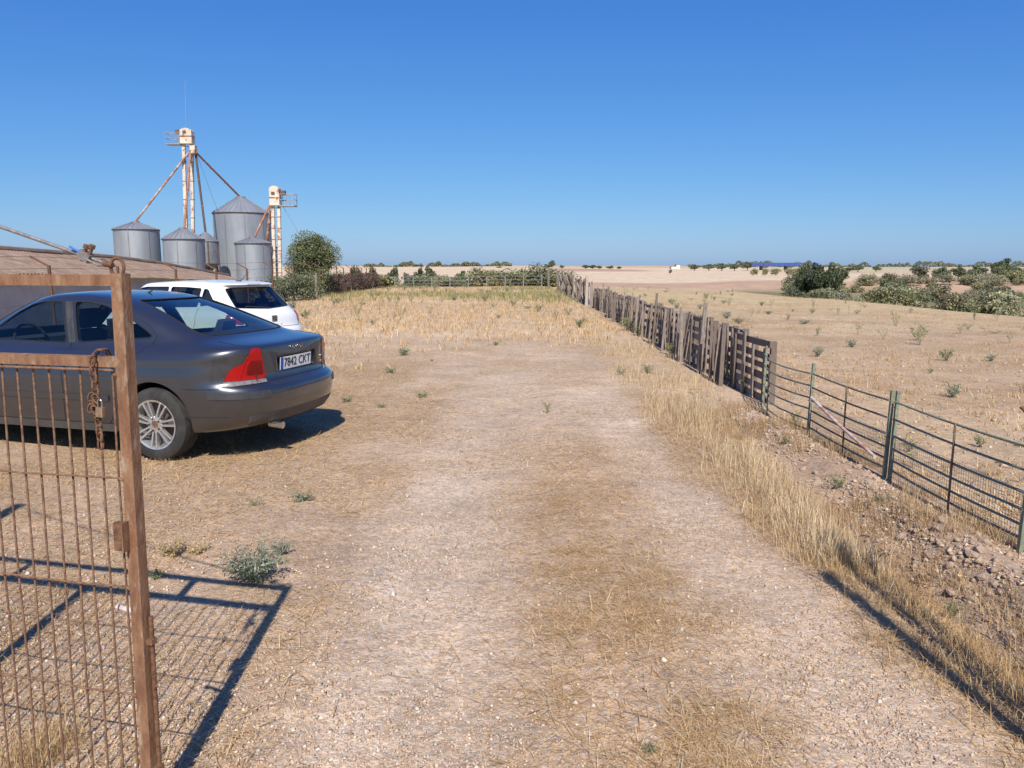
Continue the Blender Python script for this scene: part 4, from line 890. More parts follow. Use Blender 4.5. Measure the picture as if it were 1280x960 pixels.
    # door gaps, fuel of the flank lines
    for ry in (side_ray, side_ray_r):
        seam(car, bvh, [(1.92, .31), (1.90, .55), (1.925, .98), (2.03, 1.345)], ry)
        seam(car, bvh, [(1.335, .72), (1.30, .60), (1.36, .42), (1.44, .31)], ry); seam(car, bvh, [(1.335, .72), (1.27, .84), (1.06, .99), (1.03, 1.06), (1.12, 1.14), (1.40, 1.26), (1.62, 1.335), (1.85, 1.362)], ry)
        seam(car, bvh, [(3.00, .31), (3.05, .60), (3.04, .93)], ry); seam(car, bvh, [(1.42, .305), (3.02, .305)], ry)
        seam(car, bvh, [(0.68, .635), (0.50, .637), (0.36, .640)], ry)
    seam(car, bvh, [(0.635, .28), (0.68, .635)][:0] or [(0.0, .6)], side_ray)
    # B pillar black cover
    for ry in (side_ray, side_ray_r):
        mk('pillar_cover', patch(bvh, [(1.885, .985), (1.955, .985), (2.095, 1.342), (2.02, 1.342)], ry, 0.003, 0.08, 0.004), M['trim'], car)
        mk('rub_strip', patch(bvh, [(1.42, .505), (2.98, .505), (2.98, .555), (1.42, .555)], ry, 0.012, 0.12, 0.014), M['paint_grey'], car, smooth=50)
        mk('sill_cover', patch(bvh, [(1.40, .235), (3.25, .235), (3.25, .300), (1.40, .300)], ry, 0.010, 0.15, 0.012), M['bumper_low'], car, smooth=50)
        mk('door_handle', patch(bvh, rounded([(1.42, .845), (1.62, .835), (1.62, .80), (1.42, .81)], .012), ry, 0.022, 0.03, 0.02), M['paint_grey'], car, smooth=50)
        mk('door_handle', patch(bvh, rounded([(2.10, .825), (2.30, .82), (2.30, .785), (2.10, .79)], .012), ry, 0.022, 0.03, 0.02), M['paint_grey'], car, smooth=50)
    # tail lamps wrapped round the corners
    for s in (1, -1):
        def cyl(a, z, s=s): a_ = R(a * 100); return ((0.75 - 3 * math.cos(a_), s * (0.30 + 3 * math.sin(a_)), z), (math.cos(a_), -s * math.sin(a_), 0))
        red = [(.17, .70), (.36, .70), (.500, .70), (.490, .735), (.465, .780), (.435, .812), (.40, .828), (.368, .838), (.335, .868), (.315, .910), (.295, .962), (.205, .968)]
        clr = [(.168, .665), (.37, .660), (.512, .652), (.501, .697), (.36, .697), (.17, .697)]
        rl = mk('tail_lamp', patch(bvh, rounded(red, .03, 3), cyl, 0.007, 0.015, 0.014), M['red_lens'], car, smooth=50)
        cl = mk('lamp_lens', patch(bvh, clr, cyl, 0.0065, 0.02, 0.014), M['clear_lens'], rl, smooth=50)
        edge = on_body(bvh, dense(rounded(red, .03, 3), 0.012, True), cyl, 0.003); MB().tube(edge, 0.004, 5, closed=True).build('lamp_gasket', M['seam'], rl)
        mk('lamp_inner', patch(bvh, rounded([(.19, .735), (.335, .74), (.325, .82), (.295, .86), (.20, .86)], .015), cyl, 0.0085, 0.02, 0.004), M['red_dark'], rl, smooth=50)
        rib = on_body(bvh, dense([(.385, .70), (.375, .76), (.345, .855), (.32, .90)], 0.012), cyl, 0.0085); MB().tube(rib, 0.004, 5).build('lamp_rib', M['red_lens'], rl, smooth=60)
    # boot lid gaps
    for s in (1, -1):
        seam(car, bvh, [(s * .485, .675), (s * .495, .80), (s * .51, .93), (s * .52, .975)], rear_ray)
    seam(car, bvh, [(-.485, .678), (0, .680), (.485, .678)], rear_ray, .004)
    for s in (1, -1): seam(car, bvh, [(.16, s * .58), (.32, s * .64), (.50, s * .62)], top_ray)
    # bumper: dark rubbing strip, lower dusty valance, step pad
    for s in (1, -1):
        cyl2 = lambda a, z, s=s: ((0.75 - 3 * math.cos(R(a * 100)), s * (0.25 + 3 * math.sin(R(a * 100))), z), (math.cos(R(a * 100)), -s * math.sin(R(a * 100)), 0))
        mk('bumper_strip', patch(bvh, rounded([(.225, .548), (.45, .552), (.64, .556), (.64, .600), (.45, .606), (.225, .606)], .01), cyl2, 0.010, 0.03, 0.016), M['trim'], car, smooth=50)
    mk('bumper_valance', patch(bvh, [(-.66, .31), (.66, .31), (.68, .395), (.6, .405), (-.6, .405), (-.68, .395)], rear_ray, 0.006, 0.05, 0.01), M['bumper_low'], car, smooth=60)
    for s in (1, -1): seam(car, bvh, [(.68, .395), (.50, .40), (.30, .402)], side_ray if s > 0 else side_ray_r, .003)
    MB().tube([(0.16, 0.42, 0.285), (0.03, 0.42, 0.275)], 0.032, 14).build('exhaust_pipe', M['chrome'], car, smooth=60)
    MB().beam((0.60, 0, 0.25), (0.24, 0, 0.27), 0.9, 0.05).build('underbody', M['seam'], car)
    MB().box((2.3, 0, 0.27), (2.6, 1.3, 0.16)).build('underbody', M['seam'], car)
    # number plate
    fx = 0.146
    pl = thing('number_plate', None, None, (fx - 0.014, 0, 0.797)); pl.parent = car; pl.rotation_euler = (0, R(-4), 0)
    MB().box((0, 0, 0), (0.006, 0.52, 0.112)).build('plate', M['plate'], pl)
    MB().box((-0.0035, 0.239, 0), (0.003, 0.042, 0.112)).build('country_band', M['plate_blue'], pl)
    tm = text_mesh('7842 CKT', 0.112, 0.0015); 
    w0 = max(v.co.x for v in tm.vertices) - min(v.co.x for v in tm.vertices); sc = 0.445 / w0
    tm.transform(Matrix.Diagonal((sc, 1.0, 1, 1))); tm.transform(Matrix(((0, 0, 1, 0), (-1, 0, 0, 0), (0, 1, 0, 0), (0, 0, 0, 1))))
    tx = mk('plate_lettering', tm, M['ink'], pl); tx.location = (-0.0045, -0.02, 0)
    h = bvh.ray_cast(Vector((-1, 0, .93)), Vector((1, 0, 0)))[0]
    for s_, y, z, sz in (('VOLVO', 0.0, .928, .048), ('2.4D', -.475, .800, .045), ('S60', -.475, .745, .035)):
        h = bvh.ray_cast(Vector((-1, y, z)), Vector((1, 0, 0)))[0]; b = text_mesh(s_, sz, 0.003); b.transform(Matrix(((0, 0, 1, 0), (-1, 0, 0, 0), (0, 1, 0, 0), (0, 0, 0, 1))))
        b.transform(Matrix.Diagonal((1, 1.35, 1, 1))); ob = mk('badge', b, M['chrome'], car); ob.location = (h.x - 0.004, y, z)
    # seats, shelf, wheel
    for y in (0.36, -0.36): seat(car, 2.25, y, 0.48, 1.06, 'front_seat')
    s = MB().beam((1.35, 0, 0.5), (1.75, 0, 0.54), 1.3, 0.16).beam((1.38, 0, 0.52), (1.18, 0, 0.98), 1.28, 0.14, (1, 0, 0)).build('rear_seat', M['interior'], car)
    for y in (0.38, -0.38): MB().beam((1.16, y, 0.99), (1.12, y, 1.13), 0.24, 0.09, (1, 0, 0), 0.2, 0.07).build('headrest', M['interior'], s)
    MB().box((0.99, 0, 0.965), (0.34, 1.2, 0.02)).build('parcel_shelf', M['interior'], car)
    MB().tube([(2.78 + 0.06 * math.sin(a), 0.36 + 0.185 * math.cos(a), 0.93 + 0.175 * math.sin(a)) for a in np.linspace(0, 2 * math.pi, 24)[:-1]], 0.014, 6, closed=True).build('steering_wheel', M['interior'], car)
    MB().box((3.05, 0, 0.90), (0.35, 1.3, 0.12)).build('dashboard', M['interior'], car)
    MB().tube([(1.72, 0, 1.40), (1.66, 0, 1.43)], 0.012, 6, 0.006).build('roof_aerial', M['trim'], car)
    # mirrors, front lamps, grille
    for s in (1, -1):
        mr = MB().beam((2.98, s * 0.86, 1.0), (2.98, s * 1.02, 1.01), 0.11, 0.15, (0, 0, 1)).build('door_mirror', M['paint_grey'], car)
        cy = lambda a, z, s=s: ((3.9 + 3 * math.cos(R(a * 100)), s * (0.25 + 3 * math.sin(R(a * 100))), z), (-math.cos(R(a * 100)), -s * math.sin(R(a * 100)), 0))
        mk('headlight', patch(bvh, rounded([(.20, .60), (.50, .62), (.55, .70), (.22, .685)], .02), cy, 0.005, 0.03, 0.01), M['clear_lens'], car, smooth=50)
    mk('grille', patch(bvh, rounded([(-.28, .56), (.28, .56), (.33, .66), (-.33, .66)], .03), lambda y, z: ((6, y, z), (-1, 0, 0)), 0.006, 0.05, 0.01), M['trim'], car)
    for ax in (0.985, 3.70):
        for s in (1, -1): make_wheel(car, ax, s * 0.782, s, 0.316, 0.213, 7)
    return car
TH = R(15.5); rz = math.pi - TH
hx, hy = -math.cos(TH), math.sin(TH); lx, ly = -math.sin(TH), -math.cos(TH)
wc = Vector((-3.06, 6.44, 0)); loc = wc - Vector((hx, hy, 0)) * 0.985 - Vector((lx, ly, 0)) * 0.885
loc.z = max(g1(*(loc + Vector((hx, hy, 0)) * a + Vector((lx, ly, 0)) * b).xy) for a in (.985, 3.7) for b in (-.78, .78)) - 0.008
dark_saloon(loc, rz)

# ---- white hatchback estate -----------------------------------------
def white_car(loc, rz):
    car = thing('parked_car', 'white hatchback with black rear screen parked beyond the grey saloon', 'car', loc, rz)
    tp = lambda x: lp(x, (0, 0.95), (0.6, 0.985), (1.2, 1.0), (3.0, 1.0), (4.2, 0.95))
    K = lambda *p: (lambda x: lp(x, *p))
    S = [(0.4, 4.0, 0.70, .5, .6, 2.8, 2.6, K((0, .24), (4, .24))), (0.12, 4.16, 0.83, .5, .8, 3, 2.5, K((0, .27), (1, .22), (4, .24))), (0.03, 4.22, 0.875, .5, .85, 3, 2.5, K((0, .38), (4, .36))),
         (0.0, 4.24, 0.885, .5, .9, 3.1, 2.5, K((0, .52), (4, .50))), (0.01, 4.23, 0.887, .5, .9, 3.1, 2.5, K((0, .62), (4, .58))), (0.06, 4.22, 0.887, .5, .9, 3.1, 2.5, K((0, .66), (4, .62))),
         (0.075, 4.18, 0.885, .5, 1.0, 3.1, 2.4, K((0, .74), (4, .66))), (0.09, 4.10, 0.875, .5, 1.1, 3.1, 2.4, K((0, .84), (2, .82), (4, .72))), (0.12, 4.0, 0.855, .5, 1.1, 3.1, 2.4, K((0, .90), (2, .88), (4, .76))),
         (0.17, 3.85, 0.82, .48, 1.1, 3.1, 2.4, K((0, .945), (2, .92), (3.8, .83))), (0.22, 3.4, 0.785, .45, .9, 3.1, 2.5, K((.2, .985), (2, .955), (3.4, .95))), (0.30, 3.2, 0.765, .42, .8, 3.1, 2.6, K((.3, 1.05), (2, 1.02), (3.2, 1.03))),
         (0.46, 3.0, 0.705, .38, .6, 3.2, 2.8, K((.4, 1.20), (3, 1.20))), (0.60, 2.82, 0.645, .35, .5, 3.4, 2.8, K((.5, 1.325), (2.6, 1.335))), (0.58, 2.76, 0.62, .35, .5, 3.5, 2.8, K((.5, 1.355), (1.5, 1.375), (2.5, 1.37))),
         (0.50, 2.68, 0.595, .35, .45, 3.6, 2.8, K((.45, 1.378), (1.5, 1.410), (2.4, 1.395))), (0.53, 2.60, 0.555, .35, .45, 3.6, 2.8, K((.45, 1.402), (1.0, 1.424), (1.6, 1.432), (2.4, 1.405))), (0.75, 2.42, 0.42, .25, .35, 3, 2.8, K((.6, 1.424), (1.5, 1.450), (2.2, 1.42))), (1.1, 2.15, 0.15, .15, .2, 2.6, 2.6, K((1, 1.446), (1.5, 1.458), (2, 1.44)))]
    body = loops_mesh('w', [cap_loop(*s[:7], s[7], tp) for s in S], 1); body.materials.append(M['paint_white'])
    bm = bmesh.new(); bm.from_mesh(body); bvh = BVHTree.FromBMesh(bm); bm.free()
    one = lambda x: 0 * x + 1.0
    cav = [(0.7, 3.1, .72, .2, .3, 3, 3, lambda x: 0 * x + .42), (0.40, 3.3, .76, .3, .3, 3, 3, lambda x: 0 * x + .85), (0.36, 3.2, .72, .4, .4, 3, 3, lambda x: 0 * x + 1.0), (0.54, 2.78, .655, .35, .5, 3, 3, lambda x: 0 * x + 1.2), (0.68, 2.45, .58, .3, .4, 3, 3, lambda x: 0 * x + 1.345), (.85, 2.2, .45, .3, .4, 3, 3, lambda x: 0 * x + 1.385)]
    cm = loops_mesh('cav', [cap_loop(*c[:7], c[7], one, 8, 8) for c in cav], 0); cm.materials.append(M['interior'])
    fw = [(1.82, 1.0), (3.0, 1.01), (2.74, 1.235), (2.6, 1.31), (2.4, 1.335), (1.85, 1.342)]; rw = [(1.05, 1.02), (1.76, 1.0), (1.78, 1.342), (1.40, 1.338), (1.06, 1.322)]; qw = [(.66, 1.07), (.99, 1.03), (.99, 1.318), (.90, 1.305)]
    rs = [(-.60, 1.005), (0, .975), (.60, 1.005), (.565, 1.17), (.525, 1.318), (.40, 1.332), (-.40, 1.332), (-.525, 1.318), (-.565, 1.17)]
    ws = [(-.62, 1.06), (.62, 1.06), (.55, 1.2), (.48, 1.34), (-.48, 1.34), (-.55, 1.2)]
    cuts = [cm] + [prism(rounded(p, .03), lambda u, v, d: (u, d, v), -1.2, 1.2, M['trim']) for p in (fw, rw, qw)]
    cuts.append(prism(rounded(rs, .03), lambda u, v, d: (d, u, v), 0.0, 0.85, M['trim'])); cuts.append(prism(rounded(ws, .03), lambda u, v, d: (d, u, v), 2.2, 3.4, M['trim']))
    for ax in (0.80, 3.38):
        for s in (-1, 1): cuts.append(arch_cut(ax, s * .6, s * 1.1, .315, .35, M['seam']))
    mk('body', boolean(body, cuts), None, car, smooth=28)
    window_set(car, bvh, [fw, rw, qw], side_ray, GLASS_DARK, 0, .007); window_set(car, bvh, [fw, rw, qw], side_ray_r, GLASS_DARK, 0, .007)
    window_set(car, bvh, [rs], lambda y, z: ((-1, y, z), (1, 0, 0)), GLASS_DARK, 0, .008); window_set(car, bvh, [ws], lambda y, z: ((5.5, y, z), (-1, 0, 0)), GLASS, 0, .008)
    for s in (1, -1):
        cyl = lambda a, z, s=s: ((0.6 - 3 * math.cos(R(a * 100)), s * (0.30 + 3 * math.sin(R(a * 100))), z), (math.cos(R(a * 100)), -s * math.sin(R(a * 100)), 0))
        mk('tail_lamp', patch(bvh, rounded([(.36, .74), (.66, .76), (.64, .90), (.56, .925), (.38, .90)], .03), cyl, .007, .03, .012), M['red_lens'], car, smooth=50)
        seam(car, bvh, [(s * .62, .67), (s * .66, .74), (s * .60, .92), (s * .62, 1.0)], rear_ray)
        MB().beam((2.9, s * .85, 1.0), (2.9, s * 1.0, 1.01), .1, .15).build('door_mirror', M['paint_white'], car)
    for ry in (side_ray, side_ray_r):
        seam(car, bvh, [(1.79, .31), (1.78, 1.0)], ry); seam(car, bvh, [(1.20, .33), (1.0, .75), (1.02, 1.0)], ry)
    seam(car, bvh, [(-.62, .672), (.62, .672)], rear_ray)
    mk('brake_light', patch(bvh, rounded([(-.15, 1.372), (.15, 1.372), (.14, 1.392), (-.14, 1.392)], .006), rear_ray, .006, .04, .01), M['dark_pipe'], car)
    h = bvh.ray_cast(Vector((-1, 0, .80)), Vector((1, 0, 0)))[0]
    em = thing('emblem', None, None, (h.x - .006, 0, .805)); em.parent = car
    m = MB()   # angular S shaped emblem in a dark shield
    MB().box((.001, 0, 0), (.006, .115, .115)).build('emblem_ground', M['trim'], em)
    for (y0, z0, y1, z1) in ((-.04, .035, .04, .035), (.04, .035, .04, .008), (.035, .008, -.035, -.008), (-.04, -.008, -.04, -.035), (-.04, -.035, .04, -.035)):
        MB().beam((-.004, -y0, z0), (-.004, -y1, z1), .006, .014, (0, 0, 1) if z0 == z1 or abs(z0 - z1) < .02 else (0, 1, 0)).build('emblem_bar', M['chrome'], em)
    for i, ch in enumerate('LEON'):
        y = .14 - i * .093; h = bvh.ray_cast(Vector((-1, y, .715)), Vector((1, 0, 0)))[0]; b = text_mesh(ch, .055, .002); b.transform(Matrix(((0, 0, 1, 0), (-1, 0, 0, 0), (0, 1, 0, 0), (0, 0, 0, 1))))
        ob = mk('badge_letter', b, M['steel_grey'], car); ob.location = (h.x - .003, y, .70)
    MB().tube([(.86, .0, 1.42), (.62, -.0, 1.60)], .007, 6, .003).build('roof_aerial', M['trim'], car); MB().box((.88, 0, 1.432), (.09, .05, .035)).build('aerial_base', M['trim'], car)
    pp = MB().tube([(.22, -.05, .99), (.28, .45, 1.03)], .009, 6).build('rear_wiper', M['trim'], car)
    MB().box((.02, 0, .53), (.05, 0.52, .11)).build('number_plate', M['plate'], car)
    for y in (.36, -.36): seat(car, 1.95, y, .48, 1.05, 'front_seat')
    s = MB().beam((.95, 0, .5), (1.4, 0, .54), 1.25, .16).beam((.98, 0, .52), (.78, 0, .98), 1.2, .14, (1, 0, 0)).build('rear_seat', M['interior'], car)
    for y in (.38, -.38): MB().beam((.76, y, 1.0), (.73, y, 1.13), .24, .09, (1, 0, 0)).build('headrest', M['interior'], s)
    MB().box((1.9, 0, .27), (2.4, 1.3, .16)).build('underbody', M['seam'], car)
    for ax in (0.80, 3.38):
        for s in (1, -1): make_wheel(car, ax, s * .77, s, .305, .205, 5)
    for s in (1, -1):
        cy = lambda a, z, s=s: ((3.5 + 3 * math.cos(R(a * 100)), s * (0.25 + 3 * math.sin(R(a * 100))), z), (-math.cos(R(a * 100)), -s * math.sin(R(a * 100)), 0))
        mk('headlight', patch(bvh, rounded([(.22, .60), (.5, .62), (.55, .70), (.25, .68)], .02), cy, .005, .03, .01), M['clear_lens'], car, smooth=50)
    return car
TH2 = R(27.0); h2 = Vector((-math.cos(TH2), math.sin(TH2), 0)); rc = Vector((-3.98, 13.1, 0))
rc.z = g1(rc.x, rc.y) - 0.01
white_car(rc, math.pi - TH2)

# ================================================================== RUSTY GATE (left leaf)
GP = Vector((-1.08, 2.09, 0)); GD = Vector((-0.9727, 0.2321, 0)); GN = Vector((-0.2321, -0.9727, 0))
GP.z = g1(GP.x, GP.y)
def G(s, z, off=0.0): return Vector((GP.x + 0.015 * z, GP.y, 0)) + GD * s + GN * off + Vector((0, 0, z))
def gate():
    o = GP; t = thing('metal_gate', 'rusty open gate of thin vertical rods in a square tube frame', 'gate', o)
    B = lambda nm, a, b, w_, h_, m='rust', par=t, up=(0, 0, 1): MB().beam(a, b, w_, h_, up).build(nm, M[m], par, o)
    st = B('stile', G(0, 0.0), G(0, 1.635), 0.035, 0.035, up=GN)
    B('top_bar', G(0.018, 1.617), G(2.1, 1.617), 0.03, 0.030); B('middle_bar', G(0.018, 1.395), G(2.1, 1.395), 0.03, 0.028)
    B('stile', G(1.09, 0.04), G(1.09, 1.375), 0.045, 0.045, up=GN); B('stile', G(2.125, 0.0), G(2.125, 1.635), 0.05, 0.05, up=GN)
    B('bottom_bar', G(0.018, 0.05), G(2.1, 0.05), 0.03, 0.03)
    for s in (0.54, 1.58): B('short_stay', G(s, 1.41), G(s, 1.594), 0.035, 0.035, up=GN)
    for k, z in enumerate((1.36, 1.065, 0.745, 0.415)):
        if k == 0: MB().tube([G(0.03, z + .012, 0.012), G(1.06, z + .012, 0.012), G(2.1, z + .012, 0.012)], 0.0042, 7).build('cross_rod', M['rod'], t, o, smooth=60)
        else: MB().tube([G(0.02 + 2.08 * i / 12, z + 0.003 * math.sin(i * 2 + k), 0.010) for i in range(13)], 0.0032, 7).build('cross_rod', M['rod'], t, o, smooth=60)
    s = 0.044; k = 0
    while s < 2.09:
        if abs(s - 1.09) > 0.028:
            w = random.uniform(-.004, .004); w2 = random.uniform(-.003, .003)
            MB().tube([G(s, 1.38, 0), G(s + w * .5, 1.1, w2), G(s + w, 0.75, 0), G(s - w * .6, 0.4, -w2), G(s, 0.06, 0)], 0.0032, 7).build('rod', M['rod'], t, o, smooth=60)
        s += 0.0530 + random.uniform(-.002, .002); k += 1
    # angle strip beside the stile, lock box, bolts
    B('edge_strip', G(0.0235, 0.12, -0.004), G(0.0235, 1.375, -0.004), 0.008, 0.022, up=GN)
    lb = B('lock_box', G(0.028, 0.865, 0.028), G(0.028, 0.945, 0.028), 0.026, 0.022, 'rust_dark', up=GN); B('lock_flap', G(0.008, 0.862, 0.030), G(0.008, 0.948, 0.030), 0.003, 0.030, 'rust', lb, up=GN)
    for z in (1.36, 1.065, .745, .415): MB().tube([G(0.014, z, 0.018), G(0.03, z, 0.012)], 0.005, 7).build('weld', M['rust'], st, o, smooth=60)
    db = MB().tube([G(-0.026, 0.02, -0.008), G(-0.026, 0.655, -0.008)], 0.007, 8).build('drop_bolt', M['rust_dark'], t, o, smooth=60)
    MB().tube([G(-0.026, 0.43, -0.008), G(-0.05, 0.455, 0.012)], 0.0045, 7).build('bolt_handle', M['rust_dark'], db, o)
    for z in (0.18, 0.58): B('bolt_guide', G(-0.026, z - .008, -0.006), G(-0.026, z + .008, -0.006), 0.018, 0.022, 'rust', db, GN)
    MB().tube([G(0.01, 0.655, -0.02), G(0.118, 0.652, -0.045)], 0.008, 8).build('latch_handle', M['redwhite'], t, o)
    MB().tube([G(0.008 + 0.021 * math.cos(a), 1.652 + 0.024 * math.sin(a), 0.0) for a in np.linspace(-0.9, 3.9, 22)], 0.0045, 7).build('ring', M['rust_dark'], st, o, smooth=60)
    return t
gate()
# hinge post out of frame
p = G(2.26, 0); p.z = g1(p.x, p.y); ob = MB().beam(p - Vector((0, 0, .1)), p + Vector((0, 0, 2.45)), .09, .09).build('gate_post', M['rust'], None, p); ob.location = p; tag(ob, 'tall rusty hinge post holding the rod gate and its cable', 'post')
# cable with clamps
c0 = G(0.03, 1.658, 0.0); c1 = G(2.2, 2.40, 0.0)
pts = [c0.lerp(c1, f) + Vector((0, 0, -0.03 * math.sin(math.pi * f))) for f in np.linspace(0, 1, 14)]
cb = MB().tube(pts, 0.0052, 8).build('steel_cable', M['cable'], None, c0, smooth=60); cb.location = c0; tag(cb, 'grey steel cable running from the gate corner up to the hinge post', 'cable')
tail = MB().tube([c0 + Vector((0, 0, 0)), G(0.06, 1.656, .01), G(0.09, 1.672, .012), G(0.125, 1.688, .01)], 0.003, 6).build('cable_end', M['cable'], cb, c0, smooth=60)
MB().tube([G(0.02, 1.657, .002), G(0.05, 1.661, .002)], 0.008, 7).build('cable_eye', M['rust_dark'], cb, c0, smooth=60)
cc_ = G(0.105, 1.682, 0); cl = thing('cable_clamp', 'small rusty cable clamp with two bolts on the steel cable', 'clamp', cc_)
MB().beam(G(.088, 1.672, .004), G(.118, 1.690, .004), .020, .024).build('saddle', M['cable'], cl, cc_)
for s in (.086, .104): MB().tube([G(s + .010, 1.668, .006), G(s - .006, 1.706, .004)], .0052, 7).build('bolt', M['rust_dark'], cl, cc_, smooth=60); MB().tube([G(s - .004, 1.702, .004), G(s - .008, 1.711, .004)], .0085, 6).build('nut', M['rust_dark'], cl, cc_)
tp_ = MB().tube([G(.118, 1.692, .008), G(.145, 1.708, .012)], .0045, 6, .003).build('tape', M['blue_tape'], None, G(.13, 1.7, .01)); tp_.location = G(.13, 1.7, .01); tag(tp_, 'scrap of blue tape tied round the steel cable', 'tape')
# chain with padlock on the middle bar
def link(c, d, n, L, W, r):
    d = d.normalized(); n = n.normalized(); pts = []
    for a in np.linspace(0, 2 * math.pi, 15)[:-1]:
        ca_, sa = math.cos(a), math.sin(a); pts.append(c + d * (sa * W / 2 + (L - W) / 2 * (1 if sa > 0 else -1) * (1 if abs(sa) > .01 else 0)) + n * ca_ * W / 2)
    return MB().tube(pts, r, 6, closed=True)
co = G(0.075, 1.42, .03); ch = thing('chain', 'rusty chain looped over the middle bar of the gate', 'chain', co)
path = [G(.066, 1.405, -.022), G(.068, 1.428, -.008), G(.072, 1.428, .014), G(.080, 1.408, .028), G(.083, 1.385, .03)]
for i in range(len(path) - 1): link((path[i] + path[i + 1]) / 2, path[i + 1] - path[i], GD if i % 2 else GN + Vector((0, 0, .2)), .026, .0155, .0029).build('link', M['rust_dark'], ch, co, smooth=60)
z = 1.372
for i in range(11):
    link(G(.080 - .002 * i * (1 if i < 4 else .5), z, .031), Vector((.02, 0, 1)), GD if i % 2 else (GD * .4 + GN), .026, .0155, .0029).build('link', M['rust_dark'], ch, co, smooth=60); z -= .0205
for k, (s, z) in enumerate(((.088, 1.300), (.070, 1.296), (.086, 1.270), (.070, 1.265))): link(G(s, z, .034 + .003 * k), Vector((.3 * (-1) ** k, 0, 1)), GD + GN * .3, .026, .0155, .0029).build('link', M['rust_dark'], ch, co, smooth=60)
po = G(.055, 1.262, .042); pk = thing('padlock', 'small worn brass padlock hanging in the rusty chain', 'padlock', po)
MB().beam(G(.055, 1.247, .042), G(.054, 1.274, .042), .021, .011, GN).build('lock_body', M['brass'], pk, po)
MB().tube([G(.061, 1.272, .042), G(.061, 1.290, .042), G(.058, 1.296, .042), G(.051, 1.296, .042), G(.048, 1.290, .042), G(.048, 1.272, .042)], .0022, 6).build('shackle', M['chrome'], pk, po, smooth=60)

# right hand gate posts just outside the frame: their shadows fall across the ditch
def post_at(name, label, cat, a, b, w_, m):
    a = Vector((a[0], a[1], g1(a[0], a[1]) + (a[2] if len(a) > 2 else 0))); ob = MB().beam(a - Vector((0, 0, .15)), Vector(b), w_, w_).build(name, M[m], None, a); ob.location = a; return tag(ob, label, cat)
post_at('gate_post', 'thick rusty post of the right-hand gate', 'post', (1.87, 2.15), (1.80, 2.30, 1.60), 0.065, 'rust')
post_at('leaning_pole', 'pole leaning outwards beside the right-hand gate post', 'pole', (1.93, 2.2), (1.97, 2.78, 1.62), 0.06, 'wood_dark')
post_at('leaning_pole', 'second pole leaning away from the right-hand gate post', 'pole', (1.98, 2.2), (2.13, 2.74, 1.60), 0.055, 'wood')
bo = Vector((1.83, 2.25, g1(1.83, 2.25))); bt = thing('stem_bundle', 'bundle of dry stems tied to the right-hand gate post', 'stems', bo)
for k in range(16):
    f_ = random.uniform(.2, 1.0); a_ = Vector((1.87 - .07 * f_, 2.15 + .15 * f_, 1.5 * f_)); e_ = a_ + Vector((random.uniform(-.12, .10), random.uniform(-.05, .12), random.uniform(.15, .38)))
    MB().tube([bo + Vector((.02, -.03, 0)) if k < 3 else a_, a_.lerp(e_, .5) + Vector((random.uniform(-.03, .03), 0, 0)), e_], .010, 5, .004).build('stem', M['wood'], bt, bo)
b0 = Vector((3.42, 3.15, g1(3.42, 3.15))); bb = MB().tube([b0 - Vector((0, 0, .05)), Vector((2.835, 4.21, .885))], .011, 10).build('rusty_pipe', M['rust_dark'], None, b0, smooth=60); bb.location = b0; tag(bb, 'rusty pipe leaning over the top rail of the last hurdle', 'pipe')

# ================================================================== TREES AND SHRUBS
def crown_mesh(name, seed, n, leaf, rx, rz_, zc, lobes, cols, flat=0.0, hollow=0.55):
    r = np.random.default_rng(seed)
    lc = r.normal(size=(lobes, 3)); lc /= np.linalg.norm(lc, axis=1)[:, None]; lc *= (r.random((lobes, 1)) ** 0.5) * 0.78
    lr = r.uniform(0.24, 0.50, lobes); tint = r.uniform(0.8, 1.2, lobes)
    k = r.integers(0, lobes, n); d = r.normal(size=(n, 3)); d /= np.linalg.norm(d, axis=1)[:, None]
    rad = hollow + (1.08 - hollow) * r.random(n) ** 0.6
    P = lc[k] + d * (lr[k] * rad)[:, None]
    P[:, 2] = np.maximum(P[:, 2], -0.95 + 0.1 * r.random(n))
    P = P * [rx, rx, rz_]; P[:, 2] += zc
    nrm = d * 0.6 + r.normal(size=(n, 3)) * 0.6 + [0, 0, 0.35]; nrm /= np.linalg.norm(nrm, axis=1)[:, None]
    a = np.cross(nrm, r.normal(size=(n, 3))); a /= np.linalg.norm(a, axis=1)[:, None]; b = np.cross(nrm, a)
    s = leaf * r.uniform(0.6, 1.3, n); a *= s[:, None]; b *= (s * 0.62)[:, None]
    V = np.stack([P - a, P - b * .9, P + a, P + b], 1)
    base = np.array(cols)[r.integers(0, len(cols), n)]
    col = base * (tint[k] * r.uniform(0.75, 1.25, n))[:, None]
    o = bulk(name, V, [(0, 1, 2), (0, 2, 3)], col, M['leaf']); me = o.data; bpy.data.objects.remove(o); return me
def trunk_mesh(seed, h, r0, spread, limbs):
    r = random.Random(seed); m = MB(); top = Vector((r.uniform(-.1, .1) * h, r.uniform(-.1, .1) * h, h))
    m.tube([(0, 0, -0.1 * h), (top.x * .4 + .03, top.y * .4, h * .5), top], r0, 8, r0 * .6)
    for k in range(limbs):
        a = 6.28 * k / limbs + r.uniform(-.4, .4); s = Vector((top.x * .6, top.y * .6, h * r.uniform(.55, .95))); e = Vector((math.cos(a) * spread, math.sin(a) * spread, h + spread * r.uniform(.5, 1.3)))
        m.tube([s, s.lerp(e, .5) + Vector((0, 0, .12 * spread)), e], r0 * .5, 6, r0 * .12)
    me = m.mesh('trunk'); me.materials.append(M['bark']); me.shade_smooth(); return me
OAK = [(0.11, 0.137, 0.052), (0.156, 0.184, 0.074), (0.202, 0.219, 0.108), (0.083, 0.105, 0.045)]
